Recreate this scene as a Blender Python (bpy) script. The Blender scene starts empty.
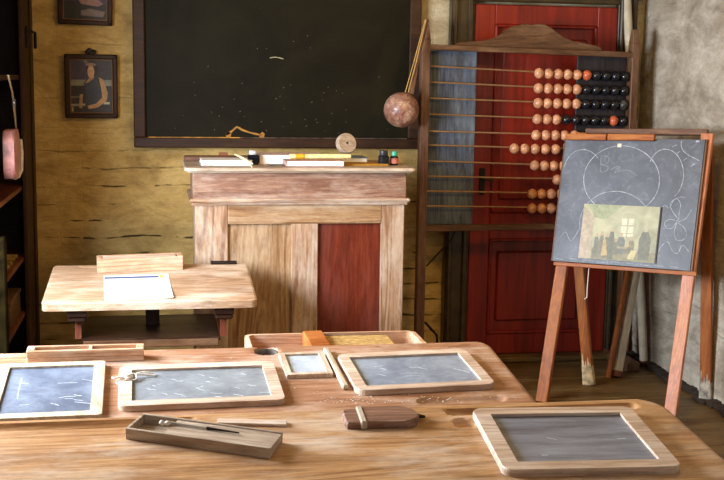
import bpy, bmesh, math, random
from mathutils import Vector, Matrix, noise
random.seed(7)
S = bpy.context.scene
COL = S.collection
R = math.radians

# ---------------------------------------------------------------- camera
yaw, pit, rol = R(10), R(8), 0.015
F = Vector((math.sin(yaw)*math.cos(pit), math.cos(yaw)*math.cos(pit), -math.sin(pit)))
R0 = Vector((math.cos(yaw), -math.sin(yaw), 0)); U0 = R0.cross(F)
RR = R0*math.cos(rol) + U0*math.sin(rol); UU = RR.cross(F)
cd = bpy.data.cameras.new('camera'); cam = bpy.data.objects.new('camera', cd); COL.objects.link(cam)
mw = Matrix((RR, UU, -F)).transposed().to_4x4(); mw.translation = (0, 0, 1.5)
cam.matrix_world = mw
cd.sensor_width = 36; cd.lens = 1150/724*36; cd.clip_start = .05
S.camera = cam

# ---------------------------------------------------------------- world, lamps, exposure
w = bpy.data.worlds.new('world'); S.world = w; w.use_nodes = True
bg = w.node_tree.nodes['Background']; bg.inputs[0].default_value = (.55, .72, 1, 1); bg.inputs[1].default_value = 1.0
S.view_settings.view_transform = 'Standard'; S.view_settings.look = 'None'
S.view_settings.exposure = 0.0; S.view_settings.gamma = 1.0
def area(name, loc, tgt, sx, sy, col, power):
    l = bpy.data.lights.new(name, 'AREA'); l.shape = 'RECTANGLE'; l.size = sx; l.size_y = sy
    l.color = col; l.energy = power
    o = bpy.data.objects.new(name, l); COL.objects.link(o); o.location = loc
    o.rotation_euler = (Vector(tgt)-Vector(loc)).to_track_quat('-Z', 'Y').to_euler(); return o
# daylight through the window in the left wall; added fill behind the camera
area('window_daylight', (-1.20, 3.45, 1.40), (-.2, 3.60, 1.33), 1.5, .85, (.86, .93, 1), 235)
area('rear_fill', (.6, -.45, 1.9), (.9, 4, 1.0), 1.4, 1.0, (.92, .96, 1), 9)
# warm lamp hanging above the class, out of the frame
area('ceiling_lamp_light', (1.45, 3.6, 2.3), (1.0, 4.6, 0.6), .35, .35, (1, .58, .11), 18)

# ---------------------------------------------------------------- materials
def mat(name):
    m = bpy.data.materials.new(name); m.use_nodes = True
    nt = m.node_tree; b = nt.nodes['Principled BSDF']; return m, nt, b
def nd(nt, t, **k):
    n = nt.nodes.new(t)
    for a, v in k.items():
        if a in n.inputs: n.inputs[a].default_value = v
        else: setattr(n, a, v)
    return n
def ramp(nt, src, stops):
    r = nt.nodes.new('ShaderNodeValToRGB'); e = r.color_ramp.elements
    while len(e) < len(stops): e.new(.5)
    for q, (p, c) in zip(e, stops): q.position = p; q.color = (*c, 1) if len(c) == 3 else c
    nt.links.new(src, r.inputs[0]); return r.outputs[0]
def mix(nt, f, a, b, mode='MIX'):
    n = nt.nodes.new('ShaderNodeMix'); n.data_type = 'RGBA'; n.blend_type = mode
    for s, v in ((n.inputs[0], f), (n.inputs[6], a), (n.inputs[7], b)):
        if hasattr(v, 'links') or isinstance(v, bpy.types.NodeSocket): nt.links.new(v, s)
        else: s.default_value = v if isinstance(v, (int, float)) else (*v, 1)
    return n.outputs[2]
def sc_coord(nt, scale, loc=(0, 0, 0)):
    tc = nt.nodes.new('ShaderNodeTexCoord'); mp = nt.nodes.new('ShaderNodeMapping')
    mp.inputs['Scale'].default_value = scale; mp.inputs['Location'].default_value = loc
    nt.links.new(tc.outputs['Object'], mp.inputs[0]); return mp.outputs[0]
def noi(nt, vec, scale, det=4, dist=0, rough=.55):
    n = nd(nt, 'ShaderNodeTexNoise', Scale=scale, Detail=det, Distortion=dist, Roughness=rough)
    nt.links.new(vec, n.inputs['Vector']); return n.outputs['Fac']
def bump(nt, b, h, strength=.3, dist=.004):
    n = nd(nt, 'ShaderNodeBump', Strength=strength, Distance=dist); nt.links.new(h, n.inputs['Height'])
    nt.links.new(n.outputs[0], b.inputs['Normal'])
def sr(r, g, b_):   # sRGB 0-255 to linear
    return tuple(((c/255)/12.92 if c/255 <= .04045 else ((c/255+.055)/1.055)**2.4) for c in (r, g, b_))
WC = {}
def wood(kind, ax='x'):
    if (kind, ax) in WC: return WC[kind, ax]
    P = {  # light, mid, dark, stain, roughness, grain strength
     'desk':    ((216,178,132), (190,144,98), (132,84,50), (232,216,198), .42, .8),
     'deskred': ((196,154,122), (164,118,88), (108,68,46), (230,210,194), .42, .8),
     'deskpale':((208,180,150), (180,146,116), (124,84,60), (236,222,206), .45, .8),
     'podium':  ((200,172,146), (172,138,110), (116,78,58), (216,202,188), .6, 1),
     'frieze':  ((176,144,122), (136,98,80), (88,56,46), (200,182,168), .6, 1),
     'panel':   ((186,154,118), (160,124,88), (110,76,50), (200,178,150), .6, 1),
     'redpanel':((132,60,38), (108,44,28), (66,28,20), (120,64,56), .35, .6),
     'dark':    ((70,42,28), (50,28,19), (28,15,11), (84,58,40), .4, .6),
     'frame':   ((72,40,17), (52,28,11), (28,14,6), (80,50,26), .55, .5),
     'brown':   ((124,88,60), (96,66,44), (58,38,26), (144,112,86), .45, .8),
     'easel':   ((182,106,44), (154,84,30), (102,50,16), (188,122,64), .48, .6),
     'liteasel':((206,138,96), (186,112,72), (136,74,44), (214,156,118), .38, .6),  # easel wood with the pinkish light on the right front leg painted in
     'slatef':  ((228,210,192), (208,182,160), (156,118,96), (240,228,216), .45, .7),
     'slatepale':((216,206,184), (196,182,156), (150,130,104), (236,228,214), .45, .6),
     'grey':    ((206,188,168), (182,162,142), (126,106,90), (220,206,192), .55, .9),
     'blue':    ((104,116,132), (80,90,108), (46,50,62), (130,140,152), .55, .9),
     'charcoal':((58,52,56), (42,38,42), (24,21,24), (70,62,66), .5, .6),
     'box':     ((214,178,148), (194,152,120), (148,104,78), (232,212,192), .45, .7),
     'floor':   ((128,100,56), (96,74,40), (52,38,20), (136,112,72), .5, .9),
     'redbrown':((142,78,54), (112,56,40), (66,32,24), (150,100,76), .4, .7),
     'bar':     ((128,92,72), (104,72,56), (68,44,34), (150,120,98), .5, .7),
    }[kind]
    L, Mi, D, St, rough, gs = P
    m, nt, b = mat(f'{kind}_wood_{ax}')
    st = {'x': (1.2, 13, 13), 'y': (13, 1.2, 13), 'z': (13, 13, 1.2)}[ax]
    v = sc_coord(nt, st, (random.random()*3, random.random()*3, random.random()*3))
    g1 = noi(nt, v, .55, 1.0, .15, .3)
    wv = nd(nt, 'ShaderNodeTexNoise', Scale=5.5, Detail=7.0, Distortion=.1, Roughness=.72)
    nt.links.new(v, wv.inputs['Vector'])
    # cathedral rings: sine of a warped field
    mt = nd(nt, 'ShaderNodeMath', operation='MULTIPLY'); nt.links.new(g1, mt.inputs[0]); mt.inputs[1].default_value = 105
    sn = nd(nt, 'ShaderNodeMath', operation='SINE'); nt.links.new(mt.outputs[0], sn.inputs[0])
    ma = nd(nt, 'ShaderNodeMath', operation='MULTIPLY_ADD'); nt.links.new(sn.outputs[0], ma.inputs[0]); ma.inputs[1].default_value = .055*gs; 
    nt.links.new(wv.outputs['Fac'], ma.inputs[2])
    c = ramp(nt, ma.outputs[0], [(.26, sr(*[(p*.55+q*.45) for p, q in zip(D, Mi)])), (.48, sr(*Mi)), (.70, sr(*L))])
    v2 = sc_coord(nt, tuple(q**.5*1.3 for q in st), (random.random()*9, 4, 2))
    big = noi(nt, v2, 1.6, 8, .1, .72)
    pw = nd(nt, 'ShaderNodeMath', operation='MULTIPLY_ADD'); nt.links.new(sn.outputs[0], pw.inputs[0]); pw.inputs[1].default_value = .5; pw.inputs[2].default_value = .5
    ring = ramp(nt, pw.outputs[0], [(.45, (1, 1, 1)), (.95, (1-.44*gs, 1-.54*gs, 1-.60*gs))])
    msk = ramp(nt, noi(nt, v2, 1.1, 3), [(.38, (.25,)*3), (.52, (1,)*3)])
    c = mix(nt, msk, c, mix(nt, 1.0, c, ring, 'MULTIPLY'))
    fib = noi(nt, sc_coord(nt, tuple(9*q if q > 2 else 7 for q in st)), 1.6, 4, 0, .7)
    c = mix(nt, .75*gs, c, ramp(nt, fib, [(.32, (.58, .54, .50)), (.50, (1, 1, 1))]), 'MULTIPLY')
    f = ramp(nt, big, [(.48, (0, 0, 0)), (.70, (.75, .75, .75))])
    c = mix(nt, f, c, sr(*St))
    fd = ramp(nt, noi(nt, v2, 2.2, 8, .1, .72), [(.30, (.58, .52, .48)), (.47, (1, 1, 1))])
    c = mix(nt, .9, c, fd, 'MULTIPLY')
    nt.links.new(c, b.inputs['Base Color'])
    rr = ramp(nt, big, [(.3, (rough-.08,)*3), (.7, (rough+.15,)*3)]); nt.links.new(rr, b.inputs['Roughness'])
    b.inputs['Specular IOR Level'].default_value = .35
    bump(nt, b, ma.outputs[0], .35*gs, .0015)
    WC[kind, ax] = m; return m
def plain(name, rgb, rough=.5, metal=0, var=.15, scale=30, bmp=.1):
    m, nt, b = mat(name); v = sc_coord(nt, (1, 1, 1)); n = noi(nt, v, scale, 4)
    lo = tuple(c*(1-var*1.6) for c in sr(*rgb)); hi = tuple(min(1, c*(1+var)) for c in sr(*rgb))
    nt.links.new(ramp(nt, n, [(.3, lo), (.7, hi)]), b.inputs['Base Color'])
    b.inputs['Roughness'].default_value = rough; b.inputs['Metallic'].default_value = metal
    if bmp: bump(nt, b, n, bmp, .001)
    return m
def slate_mat(name, base, dust, amt, grain=(1, 1, 1), lo=.42, hi=.78, rough=.5):
    m, nt, b = mat(name)
    v = sc_coord(nt, grain, (random.random()*5, random.random()*5, 0))
    n1 = noi(nt, v, 7, 9, .3, .74); n2 = noi(nt, sc_coord(nt, (grain[0]*40, grain[1]*110, 30)), 1.5, 4)
    f = ramp(nt, n1, [(lo, (0, 0, 0)), (hi, (amt,)*3)])
    c = mix(nt, f, sr(*base), sr(*dust))
    c = mix(nt, .5, c, ramp(nt, n2, [(.3, (.6,)*3), (.65, (1.0,)*3)]), 'MULTIPLY')
    nt.links.new(c, b.inputs['Base Color']); b.inputs['Roughness'].default_value = rough
    bump(nt, b, n2, .15, .0006); return m
def wall_mat(name, tint=0):
    m, nt, b = mat(name)
    sw = {'x': 0, 'y': 1}
    tc = nt.nodes.new('ShaderNodeTexCoord'); sp = nt.nodes.new('ShaderNodeSeparateXYZ'); cb = nt.nodes.new('ShaderNodeCombineXYZ')
    nt.links.new(tc.outputs['Object'], sp.inputs[0])
    nt.links.new(sp.outputs[tint], cb.inputs[0]); nt.links.new(sp.outputs[2], cb.inputs[1])
    warp = nd(nt, 'ShaderNodeTexNoise', Scale=3.5, Detail=4.0); nt.links.new(cb.outputs[0], warp.inputs['Vector'])
    vm = nd(nt, 'ShaderNodeVectorMath', operation='MULTIPLY_ADD'); nt.links.new(warp.outputs['Color'], vm.inputs[0])
    vm.inputs[1].default_value = (.05, .05, 0); nt.links.new(cb.outputs[0], vm.inputs[2])
    br = nd(nt, 'ShaderNodeTexBrick'); br.inputs['Scale'].default_value = 1
    br.inputs['Brick Width'].default_value = .24; br.inputs['Row Height'].default_value = .074
    br.inputs['Mortar Size'].default_value = .004; br.inputs['Mortar Smooth'].default_value = .6
    nt.links.new(vm.outputs[0], br.inputs['Vector'])
    br.inputs['Color1'].default_value = (.9, .9, .9, 1); br.inputs['Color2'].default_value = (.62, .62, .62, 1); br.inputs['Mortar'].default_value = (.5, .5, .5, 1)
    mp = nd(nt, 'ShaderNodeMapping'); mp.inputs['Scale'].default_value = (1, 1.8, 1); nt.links.new(cb.outputs[0], mp.inputs[0])
    n1 = noi(nt, mp.outputs[0], 4.5, 8, .6, .65); n2 = noi(nt, mp.outputs[0], 26, 6, .5, .6); n3 = noi(nt, mp.outputs[0], 1.7, 4)
    base = ramp(nt, n1, [(.3, sr(176, 158, 122)), (.5, sr(206, 190, 156)), (.68, sr(222, 210, 184))] if tint == 0 else
                [(.3, sr(146, 134, 118)), (.5, sr(184, 174, 158)), (.68, sr(208, 200, 186))])
    base = mix(nt, .5, base, ramp(nt, n2, [(.3, (.72,)*3), (.6, (1,)*3)]), 'MULTIPLY')
    base = mix(nt, .05, base, br.outputs['Color'], 'MULTIPLY')
    base = mix(nt, .8, base, ramp(nt, noi(nt, mp.outputs[0], 2.6, 7, 1.2, .7), [(.32, (.58, .52, .44)), (.52, (1, 1, 1))]), 'MULTIPLY')
    # cracked joints: thin open mortar, only where the joint has weathered out
    br2 = nd(nt, 'ShaderNodeTexBrick'); br2.offset = 0
    br2.inputs['Scale'].default_value = 1; br2.inputs['Brick Width'].default_value = 50; br2.inputs['Row Height'].default_value = .088
    br2.inputs['Mortar Size'].default_value = .0055; br2.inputs['Mortar Smooth'].default_value = .9
    sh = nd(nt, 'ShaderNodeVectorMath', operation='ADD'); nt.links.new(vm.outputs[0], sh.inputs[0]); sh.inputs[1].default_value = (17, 0, 0); nt.links.new(sh.outputs[0], br2.inputs['Vector'])
    n4 = noi(nt, sc_coord(nt, (1, 1, 3)), 2.6, 4, .5)
    msk = mix(nt, 1.0, ramp(nt, n4, [(.47, (0, 0, 0)), (.54, (1, 1, 1))]), ramp(nt, noi(nt, sc_coord(nt, (9, 1, 26)), .8, 4, .5), [(.44, (0,)*3), (.54, (1,)*3)]), 'MULTIPLY')
    zz = nd(nt, 'ShaderNodeMapRange'); nt.links.new(sp.outputs[2], zz.inputs[0])
    zz.inputs[1].default_value = 1.15; zz.inputs[2].default_value = .9; zz.inputs[3].default_value = .15; zz.inputs[4].default_value = 1
    mm = nd(nt, 'ShaderNodeMath', operation='MULTIPLY'); nt.links.new(msk, mm.inputs[0]); nt.links.new(br2.outputs['Fac'], mm.inputs[1])
    m2 = nd(nt, 'ShaderNodeMath', operation='MULTIPLY'); nt.links.new(mm.outputs[0], m2.inputs[0]); nt.links.new(zz.outputs[0], m2.inputs[1])
    if not tint: base = mix(nt, m2.outputs[0], base, sr(52, 36, 20))
    if not tint:   # paler strip by the door paints in daylight, ochre elsewhere the warm lamplight
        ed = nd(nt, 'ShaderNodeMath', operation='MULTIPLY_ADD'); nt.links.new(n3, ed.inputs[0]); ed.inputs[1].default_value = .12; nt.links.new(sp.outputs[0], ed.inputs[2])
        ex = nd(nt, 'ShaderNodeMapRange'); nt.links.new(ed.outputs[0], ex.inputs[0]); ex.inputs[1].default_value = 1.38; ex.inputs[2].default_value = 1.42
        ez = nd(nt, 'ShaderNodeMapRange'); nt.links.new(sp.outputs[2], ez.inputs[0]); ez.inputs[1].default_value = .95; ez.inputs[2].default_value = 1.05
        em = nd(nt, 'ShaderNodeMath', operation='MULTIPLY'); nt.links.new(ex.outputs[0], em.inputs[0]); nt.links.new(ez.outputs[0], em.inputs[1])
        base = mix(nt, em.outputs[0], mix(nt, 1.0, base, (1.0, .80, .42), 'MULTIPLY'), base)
    if tint:   # exposed red brick patches low on the wall
        f2 = ramp(nt, noi(nt, mp.outputs[0], 6, 5, 1), [(.66, (0, 0, 0)), (.72, (.6,)*3)])
        lowz = nd(nt, 'ShaderNodeMapRange'); nt.links.new(sp.outputs[2], lowz.inputs[0]); lowz.inputs[1].default_value = .9; lowz.inputs[2].default_value = .6
        f2 = mix(nt, 1.0, f2, lowz.outputs[0], 'MULTIPLY')
        base = mix(nt, f2, base, sr(150, 92, 78))
    nt.links.new(base, b.inputs['Base Color']); b.inputs['Roughness'].default_value = .85
    h = nd(nt, 'ShaderNodeMath', operation='MULTIPLY_ADD'); nt.links.new(br.outputs['Fac'], h.inputs[0]); h.inputs[1].default_value = -.07; nt.links.new(n1, h.inputs[2])
    h2 = nd(nt, 'ShaderNodeMath', operation='MULTIPLY_ADD'); nt.links.new(n2, h2.inputs[0]); h2.inputs[1].default_value = .3; nt.links.new(h.outputs[0], h2.inputs[2])
    h3 = nd(nt, 'ShaderNodeMath', operation='MULTIPLY_ADD'); nt.links.new(m2.outputs[0], h3.inputs[0]); h3.inputs[1].default_value = -1.5 if not tint else -.3; nt.links.new(h2.outputs[0], h3.inputs[2])
    bump(nt, b, h3.outputs[0], .8, .02); return m
M_iron = plain('dark_iron', (40, 34, 32), .45, .6)
M_metal = plain('grey_metal', (150, 146, 140), .3, .8)
M_brass = plain('rod_brass', (160, 124, 88), .35, .3)
M_chalk = plain('chalk', (216, 222, 228), .9)
M_string = plain('white_string', (226, 218, 206), .8)
M_paper = plain('white_paper', (240, 240, 240), .6, var=.02)
M_glassdark = plain('dark_glass', (22, 24, 30), .08, bmp=0)

# ---------------------------------------------------------------- mesh helpers
def rot(axis, a): return Matrix.Rotation(a, 4, axis)
def bx(bm, lo, hi, bev=0, M=None, seg=1):
    c = [(a+b)/2 for a, b in zip(lo, hi)]; s = [abs(b-a) for a, b in zip(lo, hi)]
    g = bmesh.ops.create_cube(bm, size=1, matrix=(M or Matrix())@Matrix.Translation(c)@Matrix.Diagonal((*s, 1)))
    if bev:
        es = list({e for v in g['verts'] for e in v.link_edges})
        bmesh.ops.bevel(bm, geom=es, offset=min(bev, min(s)*.45), segments=seg, affect='EDGES', clamp_overlap=True)
def beam(bm, p0, p1, w, t, up=(0, 0, 1), bev=.002, w1=None, t1=None):
    """rectangular bar from p0 to p1, width w across, thickness t; may taper"""
    p0, p1 = Vector(p0), Vector(p1); d = (p1-p0).normalized(); u = Vector(up)
    a = d.cross(u).normalized(); n = a.cross(d).normalized(); w1 = w1 or w; t1 = t1 or t
    vs = []
    for p, ww, tt in ((p0, w, t), (p1, w1, t1)):
        for sx, sy in ((-1, -1), (1, -1), (1, 1), (-1, 1)): vs.append(bm.verts.new(p+a*sx*ww/2+n*sy*tt/2))
    fs = [bm.faces.new([vs[i] for i in q]) for q in ((3, 2, 1, 0), (4, 5, 6, 7), (0, 1, 5, 4), (1, 2, 6, 5), (2, 3, 7, 6), (3, 0, 4, 7))]
    if bev: bmesh.ops.bevel(bm, geom=list({e for f in fs for e in f.edges}), offset=bev, segments=1, affect='EDGES')
def tube(bm, pts, r, seg=8, closed=False, cap=True):
    pts = [Vector(p) for p in pts]; n = len(pts); rings = []
    rs = r if isinstance(r, (list, tuple)) else [r]*n
    up = Vector((0, 0, 1)); prev = None
    for i, p in enumerate(pts):
        a = pts[(i-1) % n] if (i or closed) else p; b = pts[(i+1) % n] if (i < n-1 or closed) else p
        d = (b-a).normalized()
        if prev is None: x = d.cross(up) if abs(d.z) < .9 else d.cross(Vector((0, 1, 0)))
        else: x = prev - d*prev.dot(d)
        x.normalize(); prev = x; y = d.cross(x)
        rings.append([bm.verts.new(p+(x*math.cos(q)+y*math.sin(q))*rs[i]) for q in [2*math.pi*k/seg for k in range(seg)]])
    m = n if closed else n-1
    for i in range(m):
        A, B = rings[i], rings[(i+1) % n]
        for k in range(seg): bm.faces.new((A[k], A[(k+1) % seg], B[(k+1) % seg], B[k]))
    if cap and not closed: bm.faces.new(rings[0][::-1]); bm.faces.new(rings[-1])
def lathe(bm, prof, seg=24, M=None):
    M = M or Matrix(); rings = []
    for r, z in prof:
        if r < 1e-5: rings.append([bm.verts.new(M@Vector((0, 0, z)))])
        else: rings.append([bm.verts.new(M@Vector((r*math.cos(2*math.pi*k/seg), r*math.sin(2*math.pi*k/seg), z))) for k in range(seg)])
    for A, B in zip(rings, rings[1:]):
        for k in range(seg):
            j = (k+1) % seg
            if len(A) == 1 and len(B) > 1: bm.faces.new((A[0], B[j], B[k]))
            elif len(B) == 1 and len(A) > 1: bm.faces.new((A[k], A[j], B[0]))
            elif len(A) > 1: bm.faces.new((A[k], A[j], B[j], B[k]))
    if len(rings[0]) > 1: bm.faces.new(rings[0][::-1])
    if len(rings[-1]) > 1: bm.faces.new(rings[-1])
def prism(bm, out, h0, h1, M=None, bev=0):
    """outline in local xy, extruded from z=h0 to h1, then M"""
    M = M or Matrix()
    A = [bm.verts.new(M@Vector((x, y, h0))) for x, y in out]; B = [bm.verts.new(M@Vector((x, y, h1))) for x, y in out]
    n = len(out); f = [bm.faces.new(A[::-1]), bm.faces.new(B)]
    for i in range(n): bm.faces.new((A[i], A[(i+1) % n], B[(i+1) % n], B[i]))
    if bev: bmesh.ops.bevel(bm, geom=list(f[1].edges), offset=bev, segments=1, affect='EDGES')
def rrect(w, d, r, seg=5, cx=0, cy=0):
    o = []
    for (sx, sy, a0) in ((1, 1, 0), (-1, 1, 90), (-1, -1, 180), (1, -1, 270)):
        for k in range(seg+1):
            a = R(a0+90*k/seg); o.append((cx+sx*(w/2-r)+r*math.cos(a), cy+sy*(d/2-r)+r*math.sin(a)))
    return o
def ribbon(bm, pts, wd, M, lift=0, close=False):
    """flat strip a hair above a surface: chalk lines, stitching"""
    pts = [Vector(p) for p in pts]; sm = []
    n = len(pts)
    for i in range(n-1):   # catmull-rom
        p0, p1, p2, p3 = pts[max(i-1, 0)], pts[i], pts[i+1], pts[min(i+2, n-1)]
        for k in range(4):
            t = k/4; sm.append(.5*((2*p1)+(p2-p0)*t+(2*p0-5*p1+4*p2-p3)*t*t+(3*p1-p0-3*p2+p3)*t**3))
    sm.append(pts[-1]); L = []
    for i, p in enumerate(sm):
        d = (sm[min(i+1, len(sm)-1)]-sm[max(i-1, 0)]); d = Vector((d.x, d.y)).normalized() if d.length > 0 else Vector((1, 0))
        nn = Vector((-d.y, d.x))*wd/2*random.uniform(.6, 1.2)
        L.append([M@Vector((p.x+s*nn.x, p.y+s*nn.y, h)) for s in (-1, 1) for h in (0, lift)])
    V = [[bm.verts.new(q) for q in r] for r in L]   # each: (-,0) (-,h) (+,0) (+,h)
    for a, b in zip(V, V[1:]):
        bm.faces.new((a[1], b[1], b[3], a[3])); bm.faces.new((a[0], b[0], b[1], a[1])); bm.faces.new((a[2], a[3], b[3], b[2]))
def obj(name, bm, m, parent=None, smooth=False, M=None):
    bmesh.ops.recalc_face_normals(bm, faces=bm.faces)
    me = bpy.data.meshes.new(name); bm.to_mesh(me); bm.free()
    if smooth:
        for p in me.polygons: p.use_smooth = True
        try: me.set_sharp_from_angle(angle=R(40))
        except Exception: pass
    ms = m if isinstance(m, (list, tuple)) else [m]
    for q in ms: me.materials.append(q)
    o = bpy.data.objects.new(name, me); COL.objects.link(o)
    if parent: o.parent = parent
    if M is not None: o.matrix_local = M
    return o
def tag(o, label, cat, group=None):
    o['label'] = label; o['category'] = cat
    if group: o['group'] = group
    return o
def thing(name, label, cat, M=None, group=None):
    o = bpy.data.objects.new(name, None); COL.objects.link(o); o.empty_display_size = .05
    if M is not None: o.matrix_world = M if isinstance(M, Matrix) else Matrix.Translation(M)
    return tag(o, label, cat, group)
def struct(name, bm, m, parent=None, smooth=False):
    o = obj(name, bm, m, parent, smooth)
    if not parent: o['kind'] = 'structure'
    return o
def BM(): return bmesh.new()
def one(name, m, fn, parent=None, smooth=False, M=None):
    b = BM(); fn(b); return obj(name, b, m, parent, smooth, M)

# ================================================================ the room
W, XR, XL, H = 5.94, 2.57, -1.04, 2.45
def wall_grid(bm, p0, ux, L, hh, nrm, step=.05, amp=.012):
    nx, nz = int(L/step), int(hh/step); V = []
    for j in range(nz+1):
        row = []
        for i in range(nx+1):
            p = Vector(p0)+Vector(ux)*L*i/nx+Vector((0, 0, hh*j/nz))
            d = noise.fractal(p*2.2, .9, 2, 4)*amp
            row.append(bm.verts.new(p+Vector(nrm)*d))
        V.append(row)
    for j in range(nz):
        for i in range(nx): bm.faces.new((V[j][i], V[j][i+1], V[j+1][i+1], V[j+1][i]))
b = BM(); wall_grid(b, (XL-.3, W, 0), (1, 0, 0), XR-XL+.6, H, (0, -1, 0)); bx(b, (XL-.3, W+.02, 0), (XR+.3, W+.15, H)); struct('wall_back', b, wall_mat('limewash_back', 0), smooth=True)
b = BM(); wall_grid(b, (XR, W+.02, 0), (0, -1, 0), 7, H, (-1, 0, 0)); bx(b, (XR+.02, -1, 0), (XR+.15, W+.1, H)); struct('wall_right', b, wall_mat('limewash_side', 1), smooth=True)
wy0, wy1, wz0, wz1 = 2.7, 4.2, .96, 1.80   # window opening in the left wall, before the bookcase
b = BM()
bx(b, (XL-.15, -1, 0), (XL, wy0, H)); bx(b, (XL-.15, wy1, 0), (XL, W+.1, H))
bx(b, (XL-.15, wy0, 0), (XL, wy1, wz0)); bx(b, (XL-.15, wy0, wz1), (XL, wy1, H)); struct('wall_left', b, plain('plaster_left', (196, 182, 152), .9))
b = BM(); bx(b, (XL-.3, -1.1, 0), (XR+.3, -1, H)); struct('wall_front', b, plain('plaster_front', (196, 176, 140), .9))
b = BM(); bx(b, (XL-.3, -1.1, H), (XR+.3, W+.15, H+.1)); struct('ceiling', b, plain('ceiling_boards', (150, 122, 84), .8))
wf = BM()
for y in (wy0, wy1-.05): bx(wf, (XL-.1, y, wz0), (XL-.03, y+.05, wz1), .004)
for z in (wz0, wz1-.05): bx(wf, (XL-.1, wy0, z), (XL-.03, wy1, z+.05), .004)
bx(wf, (XL-.09, (wy0+wy1)/2-.015, wz0), (XL-.05, (wy0+wy1)/2+.015, wz1), .003)
struct('window_1', wf, plain('window_paint', (210, 206, 196), .5))
b = BM(); x = XL-.3; k = 0
y = -1.1
while y < W+.1:   # boards run across the room
    y2 = min(y+random.uniform(.17, .21), W+.12); xa = XL-.3
    xs = [XL-.3, random.uniform(-.2, 1.8), XR+.3]
    for a, c in zip(xs, xs[1:]): bx(b, (a+.001, y+.002, -.05), (c-.001, y2-.002, random.uniform(-.003, 0)), .003)
    y = y2
struct('floor', b, wood('floor', 'x'))
b = BM()
n0 = 0
for i in range(46):
    yy = W-.02-i*.06
    bx(b, (XR-.07+random.uniform(0, .03), yy-.06, 0), (XR+.02, yy, .018+random.uniform(0, .012)), .006)
struct('baseboard_right', b, plain('dark_rubble', (48, 36, 28), .9))
# --- door
dr = bpy.data.objects.new('door_1', None); COL.objects.link(dr); dr.location = (2.005, W-.02, 0); dr['kind'] = 'structure'
M_red, nt, bb = mat('red_door_paint')
v = sc_coord(nt, (20, 20, 1.5)); g = noi(nt, v, 1.2, 5, .5)
c = ramp(nt, g, [(.3, sr(90, 19, 10)), (.55, sr(132, 31, 15)), (.75, sr(150, 44, 24))])
nt.links.new(c, bb.inputs['Base Color']); bb.inputs['Roughness'].default_value = .38; bump(nt, bb, g, .2, .002)
one('door_leaf', M_red, lambda b: (bx(b, (-.39, -.02, .03), (.39, 0, 1.89), .002)), dr)
def stiles(b):
    for x0, x1 in ((-.39, -.28), (.28, .39)): bx(b, (x0, -.045, .03), (x1, -.02, 1.89), .004)
    for z0, z1 in ((.03, .14), (.66, .80), (1.79, 1.89)): bx(b, (-.28, -.045, z0), (.28, -.02, z1), .004)
one('door_stile', M_red, stiles, dr)
for z0, z1 in ((.17, .63), (.83, 1.76)):
    def pn(b):
        bx(b, (-.23, -.036, z0+.04), (.23, -.018, z1-.04), .010)
        for q in ((-.28, z0-.03, -.265, z1+.03), (.265, z0-.03, .28, z1+.03)): bx(b, (q[0], -.05, q[1]), (q[2], -.02, q[3]), .005)
        for q in (z0-.03, z1+.015): bx(b, (-.28, -.05, q), (.28, -.02, q+.015), .005)
    one('door_panel', M_red, pn, dr)
def latch(b):
    bx(b, (-.345, -.055, .90), (-.315, -.045, 1.04), .003); tube(b, [(-.33, -.05, .98), (-.33, -.085, .985), (-.28, -.09, .975)], .006)
one('door_latch', M_iron, latch, dr)
one('threshold', wood('floor', 'x'), lambda b: bx(b, (-.50, -.13, 0), (.50, .0, .028), .006), dr)
M_olive = plain('olive_brown_paint', (66, 52, 28), .35, var=.3, scale=12)
def jamb(x0, x1):
    def f(b):
        bx(b, (x0, -.05, 0), (x1, .0, 2.0), .004); w_ = x1-x0
        bx(b, (x0+w_*.05, -.075, 0), (x0+w_*.25, -.05, 2.0), .006); bx(b, (x0+w_*.7, -.065, 0), (x0+w_*.92, -.05, 2.0), .006)
    return f
# trim round the door, floor to lintel
for nm, f in (('trim_1', jamb(-.52, -.392)), ('trim_2', jamb(.392, .50))):
    b = BM(); f(b); bmesh.ops.translate(b, vec=(2.005, W-.02, 0), verts=b.verts); struct(nm, b, M_olive)
b = BM(); bx(b, (1.485, W-.075, 1.905), (2.505, W-.02, 2.0), .006); bx(b, (1.465, W-.095, 1.93), (2.525, W-.02, 1.95), .006); struct('trim_3', b, M_olive)

# ================================================================ podium
pt = 1.115
pod = thing('podium', 'tall weathered wooden teacher podium with one dark red panel', 'podium', (.6, 4.95, 0))
one('carcass', wood('podium', 'z'), lambda b: (bx(b, (-.44, .02, 0), (.44, .40, 1.08), .003), bx(b, (-.455, -.006, 0), (-.44, .40, .97), .004)), pod)
for x0, x1, nm in ((-.455, -.316, 'stile'), (.357, .46, 'stile'), (-.04, .076, 'stile')):
    one(nm, wood('podium', 'z'), lambda b: bx(b, (x0, -.008, 0), (x1, .022, .87 if nm == 'stile' and abs(x0+.04) < .001 else .965), .003), pod)
one('rail', wood('panel', 'x'), lambda b: bx(b, (-.316, -.009, .868), (.357, .021, .952), .003), pod)
one('rail', wood('panel', 'x'), lambda b: bx(b, (-.316, -.009, .0), (.357, .021, .12), .003), pod)
one('panel', wood('panel', 'z'), lambda b: bx(b, (-.316, .008, .12), (-.04, .02, .868)), pod)
o = one('panel', wood('redpanel', 'z'), lambda b: bx(b, (.076, .010, .12), (.357, .02, .868)), pod); o['label'] = 'dark red stained panel'
one('frieze', wood('frieze', 'x'), lambda b: bx(b, (-.465, -.014, .975), (.465, .41, 1.092), .003), pod)
def mould(b):
    for z, e in ((.952, .016), (.966, .024)): bx(b, (-.458-e, -.008-e, z), (.458+e, .42, z+.014), .005, seg=2)
one('moulding', wood('podium', 'x'), mould, pod)
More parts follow.
